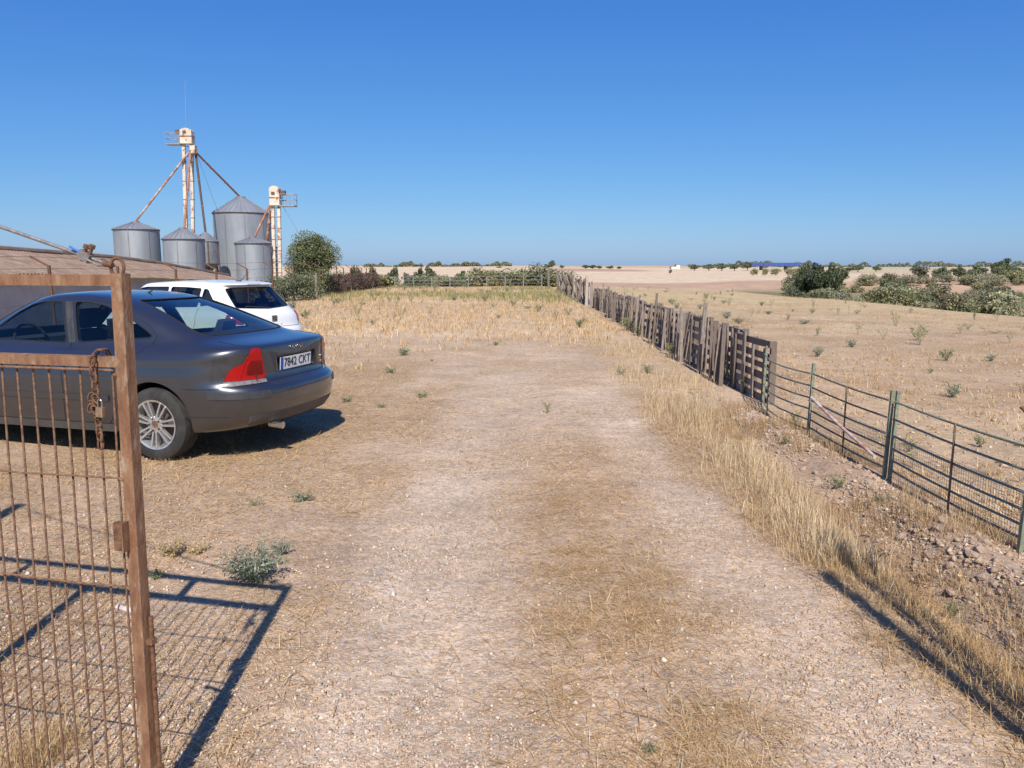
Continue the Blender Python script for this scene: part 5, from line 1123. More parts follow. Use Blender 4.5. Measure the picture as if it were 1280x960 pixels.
OLIVE = [(0.19, 0.203, 0.116), (0.228, 0.232, 0.138), (0.152, 0.167, 0.09)]
DARK = [(0.055, 0.072, 0.039), (0.079, 0.099, 0.048), (0.11, 0.123, 0.063)]
SCRUB = [(0.254, 0.254, 0.121), (0.308, 0.292, 0.149), (0.208, 0.22, 0.114), (0.371, 0.322, 0.156)]
GREYG = [(0.286, 0.275, 0.182), (0.235, 0.242, 0.156), (0.334, 0.295, 0.19)]
BROWN = [(0.125, 0.085, 0.068), (0.165, 0.115, 0.085), (0.09, 0.066, 0.055)]
def place_tree(name, label, cat, crown, trunk, loc, s, rz, group=None, sz=None):
    t = thing(name, label, cat, loc, rz, group); t.scale = (s, s, sz or s)
    c = bpy.data.objects.new('crown' if trunk else 'foliage', crown); C.objects.link(c); c.parent = t
    if trunk: b = bpy.data.objects.new('trunk', trunk); C.objects.link(b); b.parent = t
    return t
# oak beside the wire fence
bx, by = at(390, 360, 46).x, 46.0; zb = g1(bx, by)
zt = at(390, 289, 46).z - zb
place_tree('oak_tree', 'rounded holm oak standing beside the wire fence', 'tree', crown_mesh('crown', 8, 30000, 0.05, 1.60, 1.62, zt - 1.52, 30, OAK + [(0.18, 0.19, 0.105)] * 2, hollow=.4), trunk_mesh(4, 1.3, .16, 1.0, 6), (bx, by, zb), 1.0, 0)
SB = [crown_mesh('foliage', 20 + i, 5200, 0.05, 1.15, 0.85, 0.78, 20, c_, hollow=.2) for i, c_ in enumerate((OAK + OLIVE, OLIVE + [(0.19, 0.19, 0.11)], SCRUB + OLIVE))]
for i, (u, v, Y, s, k, lab) in enumerate(((352, 366, 38, 1.0, 1, 'olive green bush growing through the wire fence beside the silos'), (371, 366, 39.5, 0.95, 0, 'dark green bush under the left side of the oak'), (338, 366, 36.5, .8, 1, 'low olive bush at the foot of the narrow silo'), (404, 362, 47.5, 0.95, 0, 'dark bush under the right side of the oak'), (418, 352, 56, 1.1, 0, 'dark bush behind the fence to the right of the oak'), (384, 368, 43, .9, 0, 'dark bush at the foot of the oak'))):
    p = at(u, v, Y); place_tree('bush', lab, 'bush', SB[k], None, (p.x, Y, g1(p.x, Y) - .05), s, i * 1.7)
BRN = crown_mesh('foliage', 31, 2600, 0.05, 1.0, 0.75, 0.7, 18, BROWN, hollow=.1)
for i, Y in enumerate(np.linspace(50, 66, 8)): place_tree('dead_bush', 'brown leafless bush tangled in the far stretch of wire fence', 'bush', BRN, None, (XF(Y) - .4, Y, g1(XF(Y) - .4, Y)), 1.0 + .15 * math.sin(i * 3), i * 1.3, 'dead bushes in the wire fence')
# weathered stump beside the oak
p = at(395, 372, 41.2); z_ = g1(p.x, 41.2); ob = MB().tube([(p.x, 41.2, z_ - .1), (p.x + .02, 41.2, z_ + .7), (p.x + .05, 41.2, z_ + 1.35)], .10, 9, .05).build('tree_stump', M['wood'], None, (p.x, 41.2, z_), smooth=60); ob.location = (p.x, 41.2, z_); tag(ob, 'pale split stump standing in front of the oak', 'stump')

T1 = [(crown_mesh('crown', 50 + i, 2600, 0.085, 1.0, 0.72, 0.86, 22, c_, hollow=.35), trunk_mesh(60 + i, .5, .08, .4, 5)) for i, c_ in enumerate((OAK, DARK, OLIVE + OAK, BROWN + OLIVE))]
SH = [crown_mesh('foliage', 70 + i, 2300, 0.055, 1.0, 0.62, 0.5, 14, c_, hollow=.15) for i, c_ in enumerate((SCRUB, GREYG, SCRUB + OLIVE, OLIVE + DARK, GREYG + SCRUB, BROWN + SCRUB))]
def far_tree(u, vt, vb, wpx, Y, k, label, group, name='distant_tree'):
    p = at(u, vb, Y); zg = g1(p.x, Y); zt = at(u, vt, Y).z; h = max(zt - zg, 0.8); rad = wpx / FPX * Y / 2
    place_tree(name, label, 'tree', T1[k][0], T1[k][1], (p.x, Y, zg), rad * 1.04, u * .37, group, sz=h / 1.55)
L1 = 'dark rounded tree standing beyond the far rail fence'
for u, vt, vb, w_, Y, k in ((467, 333, 348, 17, 100, 1), (492, 333, 346, 18, 112, 1), (524, 334, 346, 14, 120, 1), (536, 333, 346, 18, 120, 1), (577, 338, 347, 16, 130, 0), (595, 337, 350, 26, 96, 0), (617, 341, 350, 17, 96, 0), (636, 341, 350, 18, 98, 0), (655, 338, 350, 22, 96, 0), (671, 345, 352, 14, 95, 1), (508, 340, 347, 9, 115, 3), (688, 346, 351, 12, 95, 1), (449, 333, 350, 14, 90, 1), (440, 332, 352, 16, 84, 1)): far_tree(u, vt, vb, w_, Y, k, L1, 'trees beyond the far rail fence')
r5 = random.Random(15)
for i in range(46):
    u = r5.uniform(420, 700); Y = r5.uniform(76, 104); X = (u - 640) / FPX * Y
    s_ = r5.uniform(1.5, 2.6); place_tree('scrub_bush', 'low green bush in the scrub beyond the far rail fence', 'bush', SH[r5.choice((0, 2, 3, 3, 3))], None, (X, Y, g1(X, Y) - .1), s_, r5.uniform(0, 6), 'scrub beyond the far rail fence', sz=s_ * r5.uniform(.6, .95))
L2 = 'small dark tree on the skyline of the pale fields'
for u, vt, vb, w_, Y, k in ((690, 325, 334, 9, 420, 0), (684, 330, 335, 9, 430, 0), (702, 331, 336, 6, 410, 0), (732, 331, 336, 10, 420, 0), (741, 331, 336, 10, 420, 0), (749, 332, 336, 8, 420, 0), (763, 332, 336, 11, 430, 0), (774, 333, 336, 7, 430, 0), (838, 337, 340, 5, 260, 3), (624, 333, 337, 8, 480, 0)): far_tree(u, vt, vb, w_, Y, k, L2, 'trees on the skyline')
L3 = 'grey green roadside tree near the blue bridge'
for u, vt, vb, w_, Y, k in ((868, 331, 336, 14, 330, 2), (886, 330, 336, 16, 320, 2), (902, 329, 336, 16, 300, 2), (918, 330, 337, 14, 300, 2), (934, 327, 337, 15, 290, 2), (1072, 331, 342, 16, 230, 2), (1095, 332, 342, 12, 230, 2), (1062, 334, 342, 14, 240, 3)): far_tree(u, vt, vb, w_, Y, k, L3, 'trees near the bridge')
L4 = 'bush of the pale green hedge below the blue bridge'
for u, w_ in ((944, 14), (957, 12), (970, 18), (986, 18), (996, 12)):
    p = at(u, 348, 165); place_tree('hedge_bush', L4, 'bush', SH[0], None, (p.x, 165, g1(p.x, 165)), w_ / FPX * 165 / 2, u, 'hedge below the bridge', sz=(at(u, 335, 165).z - g1(p.x, 165)) / 1.12)
far_tree(1007, 326, 350, 20, 108, 2, 'olive tree standing up behind the dark clump', None); far_tree(1006, 336, 352, 24, 98, 1, 'dark evergreen at the left end of the clump in the valley', None); far_tree(1024, 329, 353, 34, 96, 1, 'tallest dark evergreen in the clump in the valley', None); far_tree(1042, 331, 352, 24, 98, 1, 'dark evergreen at the right end of the clump in the valley', None); far_tree(1052, 333, 347, 22, 112, 2, 'olive green tree behind the dark clump in the valley', None)
L5 = 'round olive grey tree in the row along the valley rim'
for u, vt, vb, w_, Y, k in ((1150, 332, 348, 24, 125, 3), (1176, 334, 349, 21, 122, 2), (1198, 333, 349, 21, 122, 2), (1222, 332, 349, 27, 120, 2), (1247, 333, 348, 22, 122, 2), (1252, 322, 348, 24, 128, 0), (1270, 333, 347, 20, 122, 2), (1290, 332, 347, 22, 122, 2)): far_tree(u, vt, vb, w_, Y, k, L5, 'trees along the valley rim')
# scrub in the valley
L6 = 'rounded grey green shrub in the scrub valley beyond the field'
r6 = random.Random(5); n6 = 0
while n6 < 140:
    Y = r6.uniform(38, 122); u = r6.uniform(985, 1330); X = (u - 640) / FPX * (Y * cp + .5)
    if X < 21 + r6.uniform(0, 4): continue
    if fbm(np.array([X / 12]), np.array([Y / 12]), 35, 3)[0] > 0.52 and r6.random() < .9: continue
    s = r6.uniform(0.9, 2.0); k = r6.choice((0, 0, 1, 1, 2, 2, 4, 4, 3, 5)); z = g1(X, Y)
    if Y < 60: s *= .7
    place_tree('valley_shrub', ('rounded yellow green', 'rounded silvery grey green', 'rounded mid green', 'rounded dark olive', 'rounded pale mottled', 'rounded brownish')[k] + ' shrub in the scrub valley beyond the field', 'shrub', SH[k], None, (X, Y, z - .1), s, r6.uniform(0, 6), ('yellow green', 'grey green', 'mid green', 'dark olive', 'pale mottled', 'brownish')[k] + ' shrubs in the scrub valley', sz=s * r6.uniform(.7, 1.1)); n6 += 1
# far hedgerow belt on the skyline, too far to tell apart
n = 5200; u = rng.uniform(455, 640, n); Yd = 620 + 14 * rng.random(n); X = (u - 640) / FPX * Yd * cp; hm = np.clip(fbm(u / 9, u * 0, 77, 4) * 2.4 - .55, 0, 1.3); keep = hm > .05; hm = hm[keep]; X = X[keep]; Yd = Yd[keep]; n = len(X)
u2 = rng.uniform(860, 1300, 5200); Y2 = 560 + 14 * rng.random(5200); X2 = (u2 - 640) / FPX * Y2 * cp; hm2 = np.clip(fbm(u2 / 12, u2 * 0, 78, 4) * 2.4 - .5, 0, 1.3); k2 = hm2 > .05; hm = np.r_[hm, hm2[k2]]; X = np.r_[X, X2[k2]]; Yd = np.r_[Yd, Y2[k2]]; n = len(X)
P = np.stack([X, Yd, gz(X, Yd) + rng.random(n) ** .7 * 3.4 * hm], 1); a = rng.normal(size=(n, 3)); a /= np.linalg.norm(a, axis=1)[:, None]; b = np.cross(a, rng.normal(size=(n, 3))); b /= np.linalg.norm(b, axis=1)[:, None]
a *= .7; b *= .5; tag(bulk('far_hedgerow', np.stack([P - a, P - b, P + a, P + b], 1), [(0, 1, 2), (0, 2, 3)], np.array(OLIVE)[rng.integers(0, 3, n)] * 1.0, M['leaf']), 'thin dark belt of trees along the far skyline', 'hedgerow', kind='stuff')

# ================================================================== FAR BRIDGE AND FARM BUILDING
Yb = 300.0; a = at(938, 333, Yb); b = at(996, 333, Yb); o = Vector(((a.x + b.x) / 2, Yb, g1((a.x + b.x) / 2, Yb))); t = thing('road_bridge', 'blue girder bridge beyond the hedge', 'bridge', o)
zt = at(960, 328.5, Yb).z; zl = at(960, 332.5, Yb).z; L = b.x - a.x + 10
MB().box((o.x + 3, Yb, (zt + zl) / 2), (L, 1.0, zt - zl)).build('girder', M['bridge_blue'], t, o); MB().box((o.x + 3, Yb + 5, (zt + zl) / 2), (L, 1.0, zt - zl)).build('girder', M['bridge_blue'], t, o)
MB().box((o.x + 3, Yb + 2.5, zl + .2), (L, 5.2, .3)).build('deck', M['concrete'], t, o)
for x in np.arange(a.x - 1, b.x + 8, 2.0): MB().box((x, Yb - .55, (zt + zl) / 2), (.2, .1, zt - zl + .1)).build('stiffener', M['bridge_blue'], t, o)
for u in (957, 988): x = at(u, 333, Yb).x; MB().beam((x, Yb + 2.5, o.z - .5), (x, Yb + 2.5, zl + .05), 1.8, 4.5, (0, 1, 0)).build('pier', M['concrete'], t, o)
Yf = 440.0; p = at(845, 334, Yf); zg = g1(p.x, Yf); zt = at(845, 331, Yf).z; t = thing('farm_building', 'tiny cream farm building on the skyline of the fields', 'building', (p.x, Yf, zg)); hh = max(zt - zg, 1.6)
MB().box((.7, 0, hh / 2), (2.0, 5, hh)).build('wall', M['cream_wall'], t); MB().box((-1.7, 0, hh * .3), (2.8, 5, hh * .6)).build('wing', M['cream_wall'], t); MB().box((.7, 0, hh + .08), (2.2, 5.3, .16)).build('roof', M['roof_tile'], t); MB().box((-1.75, 0, hh * .6 + .08), (2.85, 5.3, .16)).build('roof', M['roof_tile'], t)

# ================================================================== WEEDS
def weed_mesh(seed, n, w_, h, leaf, cols, up=0.5, flowers=0, narrow=.35):
    r = np.random.default_rng(seed); ns = max(5, n // 22); az = r.uniform(0, 6.28, ns); ln = r.uniform(.15, 1.15, ns)
    k = r.integers(0, ns, n); f = r.random(n) ** .7
    rad = w_ / 2 * r.uniform(.35, 1, ns); hh = h * r.uniform(.5, 1, ns)
    P = np.stack([np.cos(az[k]) * rad[k] * f, np.sin(az[k]) * rad[k] * f, hh[k] * f ** (1 - up * .5) * (1 - .25 * f * (1 - up))], 1) + r.normal(size=(n, 3)) * leaf * .45
    P[:, 2] = np.maximum(P[:, 2], .008)
    d = r.normal(size=(n, 3)); d[:, 2] += .4; d += np.stack([np.cos(az[k]), np.sin(az[k]), 0 * f], 1) * .7; d /= np.linalg.norm(d, axis=1)[:, None]
    s = np.cross(d, r.normal(size=(n, 3))); s /= np.linalg.norm(s, axis=1)[:, None]; L = leaf * r.uniform(.6, 1.4, n); W = L * narrow
    V = np.stack([P, P + d * (L * .5)[:, None] - s * (W / 2)[:, None], P + d * L[:, None] - np.array([0, 0, 1]) * (L * .15)[:, None], P + d * (L * .5)[:, None] + s * (W / 2)[:, None]], 1)
    col = np.array(cols)[r.integers(0, len(cols), n)] * r.uniform(.75, 1.25, n)[:, None]
    o = bulk('foliage', V, [(0, 1, 2), (0, 2, 3)], col, M['leaf']); me = o.data; bpy.data.objects.remove(o)
    m = MB()
    for a, rr, z in zip(az, rad, hh): m.tube([(0, 0, -.02), (math.cos(a) * rr * .5, math.sin(a) * rr * .5, z * .62), (math.cos(a) * rr, math.sin(a) * rr, z * (.75 + .25 * up))], leaf * .07, 4, leaf * .03)
    sm = m.mesh('stems'); sm.materials.append(M['wood_pale'] if up < .3 else M['wood'])
    fm = None
    if flowers:
        fm = MB()
        for i in range(flowers):
            j = int(r.integers(0, ns)); q = Vector((math.cos(az[j]) * rad[j] * .95, math.sin(az[j]) * rad[j] * .95, hh[j] * (.98 + .1 * r.random()))); s_ = leaf * .35
            fm.lathe([(s_, .0), (s_ * .6, s_ * .5), (.001, s_ * .6)], 6, 'z', q)
        fm = fm.mesh('flowers'); fm.materials.append(M['yellow'])
    return me, sm, fm
THI = [(0.235, 0.265, 0.175), (0.28, 0.30, 0.21), (0.20, 0.235, 0.145), (0.33, 0.33, 0.24)]
GRN = [(0.15, 0.20, 0.075), (0.19, 0.235, 0.095), (0.12, 0.165, 0.06), (0.26, 0.26, 0.11)]
DRY = [(0.50, 0.38, 0.19), (0.42, 0.31, 0.15), (0.56, 0.45, 0.26)]
YLG = [(0.30, 0.285, 0.115), (0.24, 0.25, 0.105), (0.38, 0.33, 0.15)]
WM = {'thistle': weed_mesh(1, 420, 1, .62, .11, THI, .4), 'thistle2': weed_mesh(2, 300, 1, .5, .12, THI + GRN, .35), 'green': weed_mesh(3, 240, 1, .8, .13, GRN, .8), 'flower': weed_mesh(4, 190, 1, 1.3, .14, GRN, .9, 9), 'dry': weed_mesh(5, 330, 1, .4, .11, DRY, .2), 'bush': weed_mesh(6, 640, 1, 1.0, .08, GRN + YLG, .7), 'sparse': weed_mesh(7, 110, 1, 1.1, .11, YLG, .8), 'pale': weed_mesh(8, 150, 1, .75, .12, THI + YLG, .6), 'big': weed_mesh(9, 1500, 1, .50, .062, THI + [(.16, .21, .12)], .45)}
def weed(kind, label, x, y, size, group=None, sz=None, name='weed'):
    f, s, fl = WM[kind]; t = thing(name, label, 'plant', (x, y, g1(x, y)), random.uniform(0, 6.3), group); t.scale = (size, size, sz or size)
    for nm, me in (('foliage', f), ('stem', s), ('flowers', fl)):
        if me: ob = bpy.data.objects.new(nm, me); C.objects.link(ob); ob.parent = t
    return t
def weed_px(kind, label, u, v, wpx, hpx=None, group=None, name='weed'):
    p = ground_px(u, v); d = p.y * cp + .25; size = wpx / FPX * d; h0 = {'thistle': .62, 'thistle2': .5, 'green': .8, 'flower': 1.3, 'dry': .4, 'bush': 1, 'sparse': 1.1, 'pale': .75, 'big': .5}[kind]
    return weed(kind, label, p.x, p.y, size, group, (hpx / FPX * d / h0 if hpx else None), name)
weed_px('big', 'large spiny grey green thistle growing at the tip of the gate shadow', 318, 728, 84, 48, name='thistle')
weed_px('thistle', 'small grey green thistle sprouting beside the large thistle', 352, 694, 30, 20, name='thistle')
weed_px('dry', 'crumpled straw coloured dead plant beside the gate stile', 216, 694, 48, 22, name='dead_plant'); weed_px('dry', 'flat straw coloured dead plant next to the crumpled one', 248, 692, 40, 12, name='dead_plant')
weed_px('green', 'tiny green weed at the foot of the gate shadow', 196, 726, 22, 14)
weed_px('pale', 'small pale weed between the thistle and the grey saloon', 318, 634, 22, 14); weed_px('thistle2', 'low grey weed with a trailing stem near the grey saloon', 380, 627, 30, 14)
LW = 'low green weed on the bare gravel behind the grey saloon'
for u, v, w_ in ((505, 444, 20), (489, 467, 17), (528, 497, 16), (477, 510, 12), (434, 503, 16), (620, 432, 10), (540, 452, 6)): weed_px('thistle2', LW, u, v, w_, w_ * .5, 'weeds on the bare gravel')
weed_px('flower', 'upright weed with yellow flowers standing alone in the track', 684, 517, 11, 15)
weed_px('thistle', 'round grey green weed near the pallet fence', 777, 470, 15, 11); weed_px('thistle', 'wider grey green weed near the pallet fence', 810, 467, 20, 13)
weed_px('bush', 'leafy green bush growing through the pallet boards', 838, 448, 18, 24, name='leafy_bush'); weed_px('bush', 'wide leafy green bush at the foot of the pallets', 785, 414, 30, 20, name='leafy_bush'); weed_px('bush', 'small leafy bush against the pallets with a plank', 797, 420, 18, 14, name='leafy_bush')
weed_px('flower', 'yellow flowering weed at the foot of the nearest pallet', 931, 492, 14, 22); weed_px('green', 'green weed climbing the nearest pallet', 911, 482, 16, 26); weed_px('flower', 'yellow flowering weed inside the sagging hurdle', 994, 535, 16, 22)
weed_px('sparse', 'feathery pale weed in the straw near the pallets', 872, 508, 24, 22); weed_px('green', 'green weed sprouting on the rubble bank', 1046, 612, 22, 18); weed_px('green', 'green weed on the rubble below the second hurdle', 982, 556, 12, 10); weed_px('sparse', 'leafy weed growing behind the netting of the third hurdle', 1140, 585, 34, 34); weed_px('green', 'bright green weed behind the post of the third hurdle', 1135, 566, 18, 18); weed_px('pale', 'grey weed on the rubble under the hurdle post', 1102, 628, 22, 12); weed_px('green', 'thin green weed inside the ditch', 1190, 778, 20, 26)
weed_px('green', 'tiny green weed in the straw between the ruts', 812, 944, 22, 12)
weed_px('thistle', 'pale green bush beside the rear corner of the white car', 366, 386, 14, 12); weed_px('sparse', 'spindly weed between the white car and the oak', 397, 392, 8, 12)
# weeds scattered over the field and the grassy half of the yard
rw = random.Random(9)
WL = {'sparse': 'spindly yellowish', 'pale': 'pale grey green', 'green': 'bright green', 'thistle': 'bushy grey green'}
LF = ' weed scattered over the dry field behind the hurdles'; n = 0
for u, v, w_, k in ((1190, 498, 22, 'thistle'), (1183, 452, 20, 'green'), (1150, 432, 34, 'sparse'), (1146, 426, 22, 'pale'), (1064, 434, 16, 'thistle'), (1022, 446, 16, 'thistle'), (1022, 420, 12, 'pale'), (1104, 424, 16, 'sparse'), (1072, 418, 18, 'sparse'), (1225, 560, 18, 'green'), (1163, 467, 10, 'green'), (1275, 490, 14, 'sparse'), (1262, 430, 18, 'sparse'), (1232, 420, 14, 'sparse'), (1200, 418, 14, 'sparse'), (1210, 412, 12, 'pale'), (1015, 392, 8, 'green'), (1238, 452, 14, 'thistle'), (1120, 408, 12, 'sparse'), (940, 396, 10, 'sparse'), (985, 400, 10, 'pale')): weed_px(k, WL[k] + LF, u, v, w_, w_ * rw.uniform(.7, 1.1), WL[k] + ' weeds of the field')
while n < 90:
    X = rw.uniform(3.6, 18); Y = rw.uniform(9, 62)
    if fbm(np.array([X / 5]), np.array([Y / 5]), 81, 2)[0] < rw.uniform(.35, .6): continue
    k = rw.choice(('sparse', 'sparse', 'pale', 'green', 'thistle')); weed(k, WL[k] + LF, X, Y, rw.uniform(.12, .46), WL[k] + ' weeds of the field', rw.uniform(.12, .5)); n += 1
LY = ' weed among the golden grass of the yard'; n = 0
while n < 95:
    X = rw.uniform(-9.5, 2.6); Y = rw.uniform(17, 66)
    if X > -4 and Y < 20: continue
    k = rw.choice(('sparse', 'pale', 'green', 'thistle')); weed(k, WL[k] + LY, X, Y, rw.uniform(.16, .45), WL[k] + ' weeds among the golden grass', rw.uniform(.2, .55)); n += 1

# ================================================================== LITTER OF THE GROUND: PEBBLES, STRAW, GRASS
def pebbles(name, label, x, y, r, cols, sink=.25):
    n = len(x); O = np.array([(1, 0, 0), (-1, 0, 0), (0, 1, 0), (0, -1, 0), (0, 0, 1), (0, 0, -.6)], float)
    V = O[None] * rng.uniform(.65, 1.25, (n, 6, 1)) + rng.normal(size=(n, 6, 3)) * .16
    a = rng.uniform(0, 6.28, n); c, s = np.cos(a), np.sin(a); V = V * np.stack([rng.uniform(.85, 1.15, n), rng.uniform(.75, 1.05, n), rng.uniform(.55, .85, n)], 1)[:, None]
    V = np.stack([V[..., 0] * c[:, None] - V[..., 1] * s[:, None], V[..., 0] * s[:, None] + V[..., 1] * c[:, None], V[..., 2]], 2) * r[:, None, None]
    V += np.stack([x, y, gz(x, y) + r * sink], 1)[:, None]
    col = np.array(cols)[rng.integers(0, len(cols), n)] * rng.uniform(.8, 1.15, n)[:, None]
    return tag(bulk(name, V, [(0, 2, 4), (2, 1, 4), (1, 3, 4), (3, 0, 4), (2, 0, 5), (1, 2, 5), (3, 1, 5), (0, 3, 5)], col, M['pebble']), label, 'gravel', kind='stuff')
PC = [(.48, .37, .265), (.54, .43, .32), (.40, .285, .20), (.34, .245, .17), (.59, .495, .385), (.46, .325, .225), (.38, .32, .27), (.52, .395, .285), (.48, .36, .255), (.42, .26, .19)]
dg = lambda x, y: (.25 + .75 * ss(.38, .6, fbm(x * 1.6, y * 1.3, 75, 4))) * np.clip(.25 + .75 * m_rut(x, y) + .5 * (x < -.5) * (y < 3.8) - .5 * m_strip(x, y) - .6 * m_edge(x, y), 0.03, 1) * (1 - ss(1.75, 2.0, x))
x, y = scatter(74000, -2.6, 2.0, 1.95, 8.0, dg, 2.0)
r_ = np.exp(rng.normal(-5.5, .42, len(x))); pebbles('fine_gravel', 'fine pinkish gravel strewn over the track', x, y, np.clip(r_, .0018, .011), PC)
x, y = scatter(4200, -3.4, 2.0, 2.0, 9.0, lambda x, y: np.clip(.25 + .6 * (x < -.3) * (y < 4.5) - .5 * m_edge(x, y), .02, 1) * ss(.3, .6, fbm(x * 1.5, y * 1.5, 62, 3)), 1.7)
pebbles('loose_pebbles', 'larger pale pebbles lying loose on the track', x, y, np.clip(np.exp(rng.normal(-4.75, .3, len(x))), .005, .02), PC + [(.58, .50, .40)] * 2, .2)
x, y = scatter(7000, 2.0, 3.0, 2.2, 9.0, lambda x, y: m_rubble(x, y) * ss(.35, .6, fbm(x * 3, y * 2, 76, 3)), 1.5)
pebbles('rubble_chips', 'small broken stone chips covering the rubble bank', x, y, np.clip(np.exp(rng.normal(-4.7, .5, len(x))), .004, .03), PC + [(.36, .25, .17), (.42, .30, .21)] * 4, .2)
x, y = scatter(5000, 3.1, 12, 4, 26, lambda x, y: .6 * ss(.35, .6, fbm(x / 2, y / 2, 63, 3)), 1.6)
pebbles('field_stones', 'scattered small clods and stones of the dry field', x, y, np.clip(np.exp(rng.normal(-4.3, .4, len(x))), .006, .04), [(.40, .29, .20), (.48, .37, .27), (.34, .24, .17), (.55, .46, .37)], .2)

SC = np.array([(.60, .41, .20), (.65, .475, .255), (.50, .32, .145), (.69, .535, .31), (.40, .25, .12), (.57, .365, .155)])
def scol(n, k=1.0): return SC[rng.integers(0, len(SC), n)] * rng.uniform(.75, 1.2, n)[:, None] * k
def straw(name, label, x, y, L, W, lift=.5):
    n = len(x); a = rng.uniform(0, 6.28, n); P = np.stack([x, y, gz(x, y) + rng.random(n) ** 2 * .022 * lift + .002], 1)
    return tag(bulk(name, blade_verts(P, a, np.clip(rng.normal(1.42, .16, n), .7, 1.75), L, W, rng.uniform(-.25, .3, n)), BT, scol(n), M['blade']), label, 'straw', kind='stuff')
x, y = scatter(20000, -.5, 1.8, 1.95, 7.5, lambda x, y: m_strip(x, y) * (.25 + .75 * ss(.36, .66, fbm(x * 6, y * 6, 74, 3))) + .012, 1.3)
straw('straw_litter', 'flattened straw lying between the wheel ruts', x, y, rng.uniform(.02, .12, len(x)) * (.6 + .8 * rng.random(len(x))), rng.uniform(.0011, .0026, len(x)))
x, y = scatter(44000, -6, -.3, 2.0, 14, lambda x, y: m_left(x, y) ** 1.3 * .95 + .03 + .5 * (1 - ss(-2.2, -1.6, x)) * (y < 6), 1.6)
straw('straw_litter', 'thin straw scattered over the bare ground behind the gate', x, y, rng.uniform(.03, .13, len(x)), rng.uniform(.0015, .003, len(x)) * (1 + y * .06))
x, y = scatter(22000, -6, 2.0, 6, 17, lambda x, y: .5 * ss(.42, .6, fbm(x * 1.1, y * .8, 64, 4)) + .06, 1.0)
straw('straw_litter', 'short dry litter scattered over the middle of the yard', x, y, rng.uniform(.03, .12, len(x)), rng.uniform(.003, .005, len(x)))
def grass(name, label, x, y, L, W, lean=.35, k=1.0, droop=.6, clump=None, cat='grass', cols=None):
    n = len(x)
    if clump:
        m = n // clump; ci = rng.integers(0, m, n); x = x[:m][ci] + rng.normal(size=n) * .025 * (1 + y[:m][ci] * .05); y = y[:m][ci] + rng.normal(size=n) * .025; L = L * (.6 + .8 * rng.random(m))[ci]
    P = np.stack([x, y, gz(x, y) - .005], 1); col = scol(n, k) if cols is None else np.array(cols)[rng.integers(0, len(cols), n)] * rng.uniform(.75, 1.25, n)[:, None]
    return tag(bulk(name, blade_verts(P, rng.uniform(0, 6.28, n), np.abs(rng.normal(lean, .3, n)), L, W, rng.uniform(0, droop, n)), BT, col, M['blade']), label, cat, kind='stuff')
# tall straw grass on the verge
x, y = scatter(30000, 1.3, 3.1, 4.1, 22, lambda x, y: m_edge(x, y) * np.clip(.06 + 1.0 * np.exp(-((x - 1.98) / .22) ** 2) * (y < 9) + .16 * (y > 8), 0, 1) * ss(.40, .68, fbm(x * 1.6, y * 1.1, 72, 4)), 1.7)
hh = lp(y, (3.9, .06), (4.6, .12), (6, .135), (8, .12), (10, .075), (20, .10)) * np.clip(.45 + 1.0 * np.exp(-((x - 2.0) / .24) ** 2) * (y < 9), 0, 1.4) * np.clip(.3 + 1.3 * fbm(x * 1.5, y * 1.5, 73, 3), 0, 1.4)
grass('dry_grass', 'tall straw coloured grass along the verge of the track', x, y, hh * rng.uniform(.6, 1.35, len(x)), rng.uniform(.0015, .0028, len(x)) * (1 + .04 * y), .42, 1.0, .9, 12, cols=[(.66, .52, .32), (.72, .59, .39), (.54, .39, .22), (.61, .45, .25), (.47, .33, .18)])
x, y = scatter(13000, 1.5, 2.7, 1.9, 5.0, lambda x, y: np.clip(m_edge(x, y) * .8 + .25 * (x > 1.8) * (x < 2.5), 0, 1) * ss(.3, .55, fbm(x * 4, y * 3, 66, 3)), 1.1)
grass('dry_grass', 'thin dry grass in and along the ditch', x, y, rng.uniform(.03, .13, len(x)), rng.uniform(.0013, .0026, len(x)), .75, .9, .9, 6)
x, y = scatter(15000, 1.35, 2.3, 2.0, 10, lambda x, y: m_edge(x, y) * .9, 1.4)
straw('straw_litter', 'fallen straw under the verge grass', x, y, rng.uniform(.03, .14, len(x)), rng.uniform(.0015, .003, len(x)), 1.2)
x, y = scatter(14000, 2.0, 3.1, 2.6, 9.2, lambda x, y: ss(.42, .62, fbm(x * 3, y * 2, 67, 3)), 1.3)
grass('dry_grass', 'withered grass tufts on the rubble bank', x, y, rng.uniform(.04, .16, len(x)), rng.uniform(.0016, .003, len(x)), .5, .85, .8, 8)
# the grassy half of the yard
x, y = scatter(90000, -10.8, 3.2, 10, 70, lambda x, y: np.clip(m_gold(x, y) * (.35 + .9 * fbm(x / 3, y / 3, 68, 3)), 0, 1), 1.7)
grass('dry_grass', 'golden dry grass covering the far half of the yard', x, y, rng.uniform(.03, .12, len(x)) * (1 + .012 * y), rng.uniform(.0025, .0045, len(x)) * (1 + .04 * y), .55, 1.08, .7, 5)
x, y = scatter(10000, -10.8, 3.2, 24, 69, lambda x, y: ss(.48, .62, fbm(x / 5, y / 5, 69, 3)) * ss(30, 50, y), 1.0)
grass('green_growth', 'sparse greenish growth at the far end of the yard', x, y, rng.uniform(.12, .34, len(x)), rng.uniform(.012, .028, len(x)), .35, 1, .5, 6, cols=YLG + [(.33, .31, .14)])
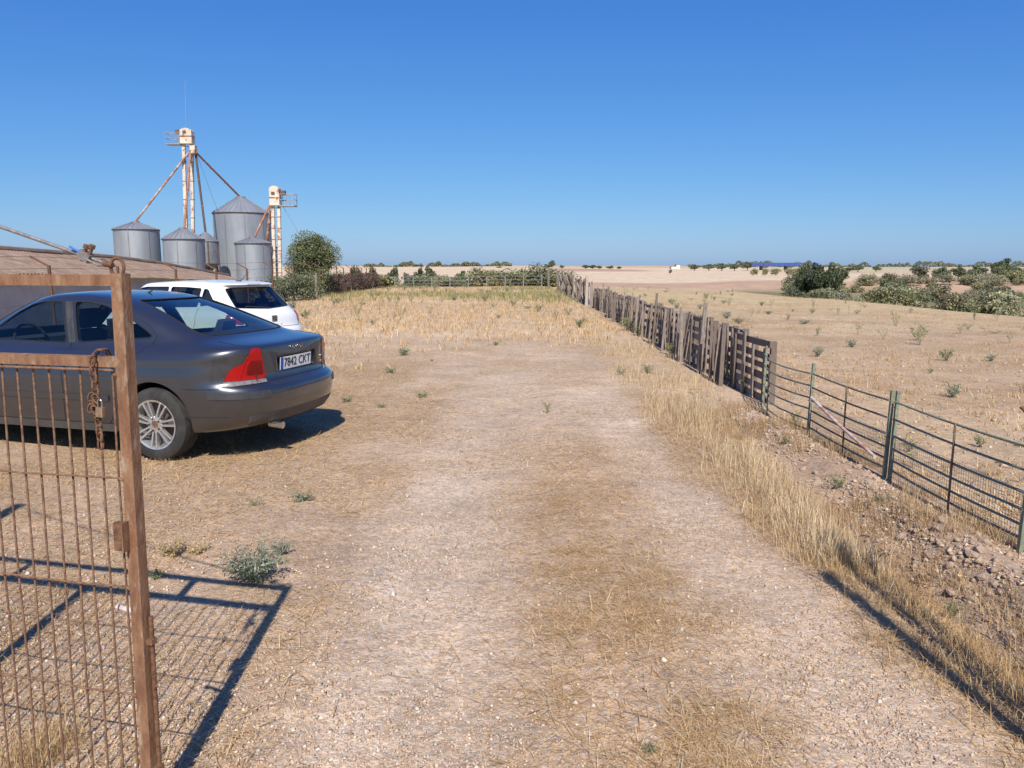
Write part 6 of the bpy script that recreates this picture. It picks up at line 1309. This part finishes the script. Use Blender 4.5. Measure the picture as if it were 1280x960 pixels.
# field
x, y = scatter(80000, 3.1, 20, 5, 66, lambda x, y: np.clip((.12 + .9 * ss(.4, .65, fbm(x / 4, y / 1.8, 70, 4))), 0, 1), 1.8)
grass('field_stubble', 'thin stubble and dead grass over the field', x, y, rng.uniform(.02, .07, len(x)) * (1 + .015 * y), rng.uniform(.002, .0035, len(x)) * (1 + .04 * y), .7, 1.02, .7, 9)
# dry tuft beside the gate and by the rear wheel
x = -1.60 + rng.normal(size=1600) * .05; y = 2.40 + rng.normal(size=1600) * .08
grass('dry_grass', 'dry yellow tuft showing through the rods of the gate', x, y, rng.uniform(.03, .12, 1600), rng.uniform(.0014, .0024, 1600), .8, 1.0, .9)
x, y = scatter(9000, -9.5, -2.4, 4.2, 11, lambda x, y: ss(.45, .62, fbm(x * 1.2, y * 1.2, 71, 3)), 1.0)
grass('dry_grass', 'short dry tufts on the ground around the cars', x, y, rng.uniform(.02, .08, len(x)), rng.uniform(.002, .004, len(x)), .6, 1.0, .8, 8)

# a few single things lying on the track
def lying(name, label, cat, u, v, L, r0, ang, m, seg=8):
    p = ground_px(u, v); d = Vector((math.cos(ang), math.sin(ang), 0)) * L / 2; pts = []
    for f in (-1, -.3, .4, 1): q = p + d * f; pts.append((q.x, q.y, g1(q.x, q.y) + r0 * .8))
    ob = MB().tube(pts, r0, seg, r0 * .8).build(name, M[m], None, p, smooth=60); ob.location = p; return tag(ob, label, cat)
lying('straw_stalk', 'thick pale stalk lying beside the gate shadow', 'stalk', 352, 810, .20, .003, .05, 'wood_pale');
lying('twig', 'dark bent twig lying in the straw strip', 'twig', 815, 900, .22, .003, -.5, 'wood_dark'); lying('twig', 'small forked twig inside the gate shadow', 'twig', 232, 766, .10, .004, 1.1, 'wood')
for u, v, r_, lab in ((294, 686, .022, 'pale round stone beside the large thistle'), (1132, 653, .04, 'large pale block on the rubble bank'), (1225, 692, .045, 'flat pale stone below the third hurdle'), (1188, 710, .04, 'brown broken stone at the edge of the ditch')):
    p = ground_px(u, v); s = bpy.data.objects.new('loose_stone', SM[int(u) % 8]); C.objects.link(s); s.location = p + Vector((0, 0, r_ * .3)); s.scale = (r_,) * 3; s.rotation_euler = (0, 0, u); tag(s, lab, 'stone')
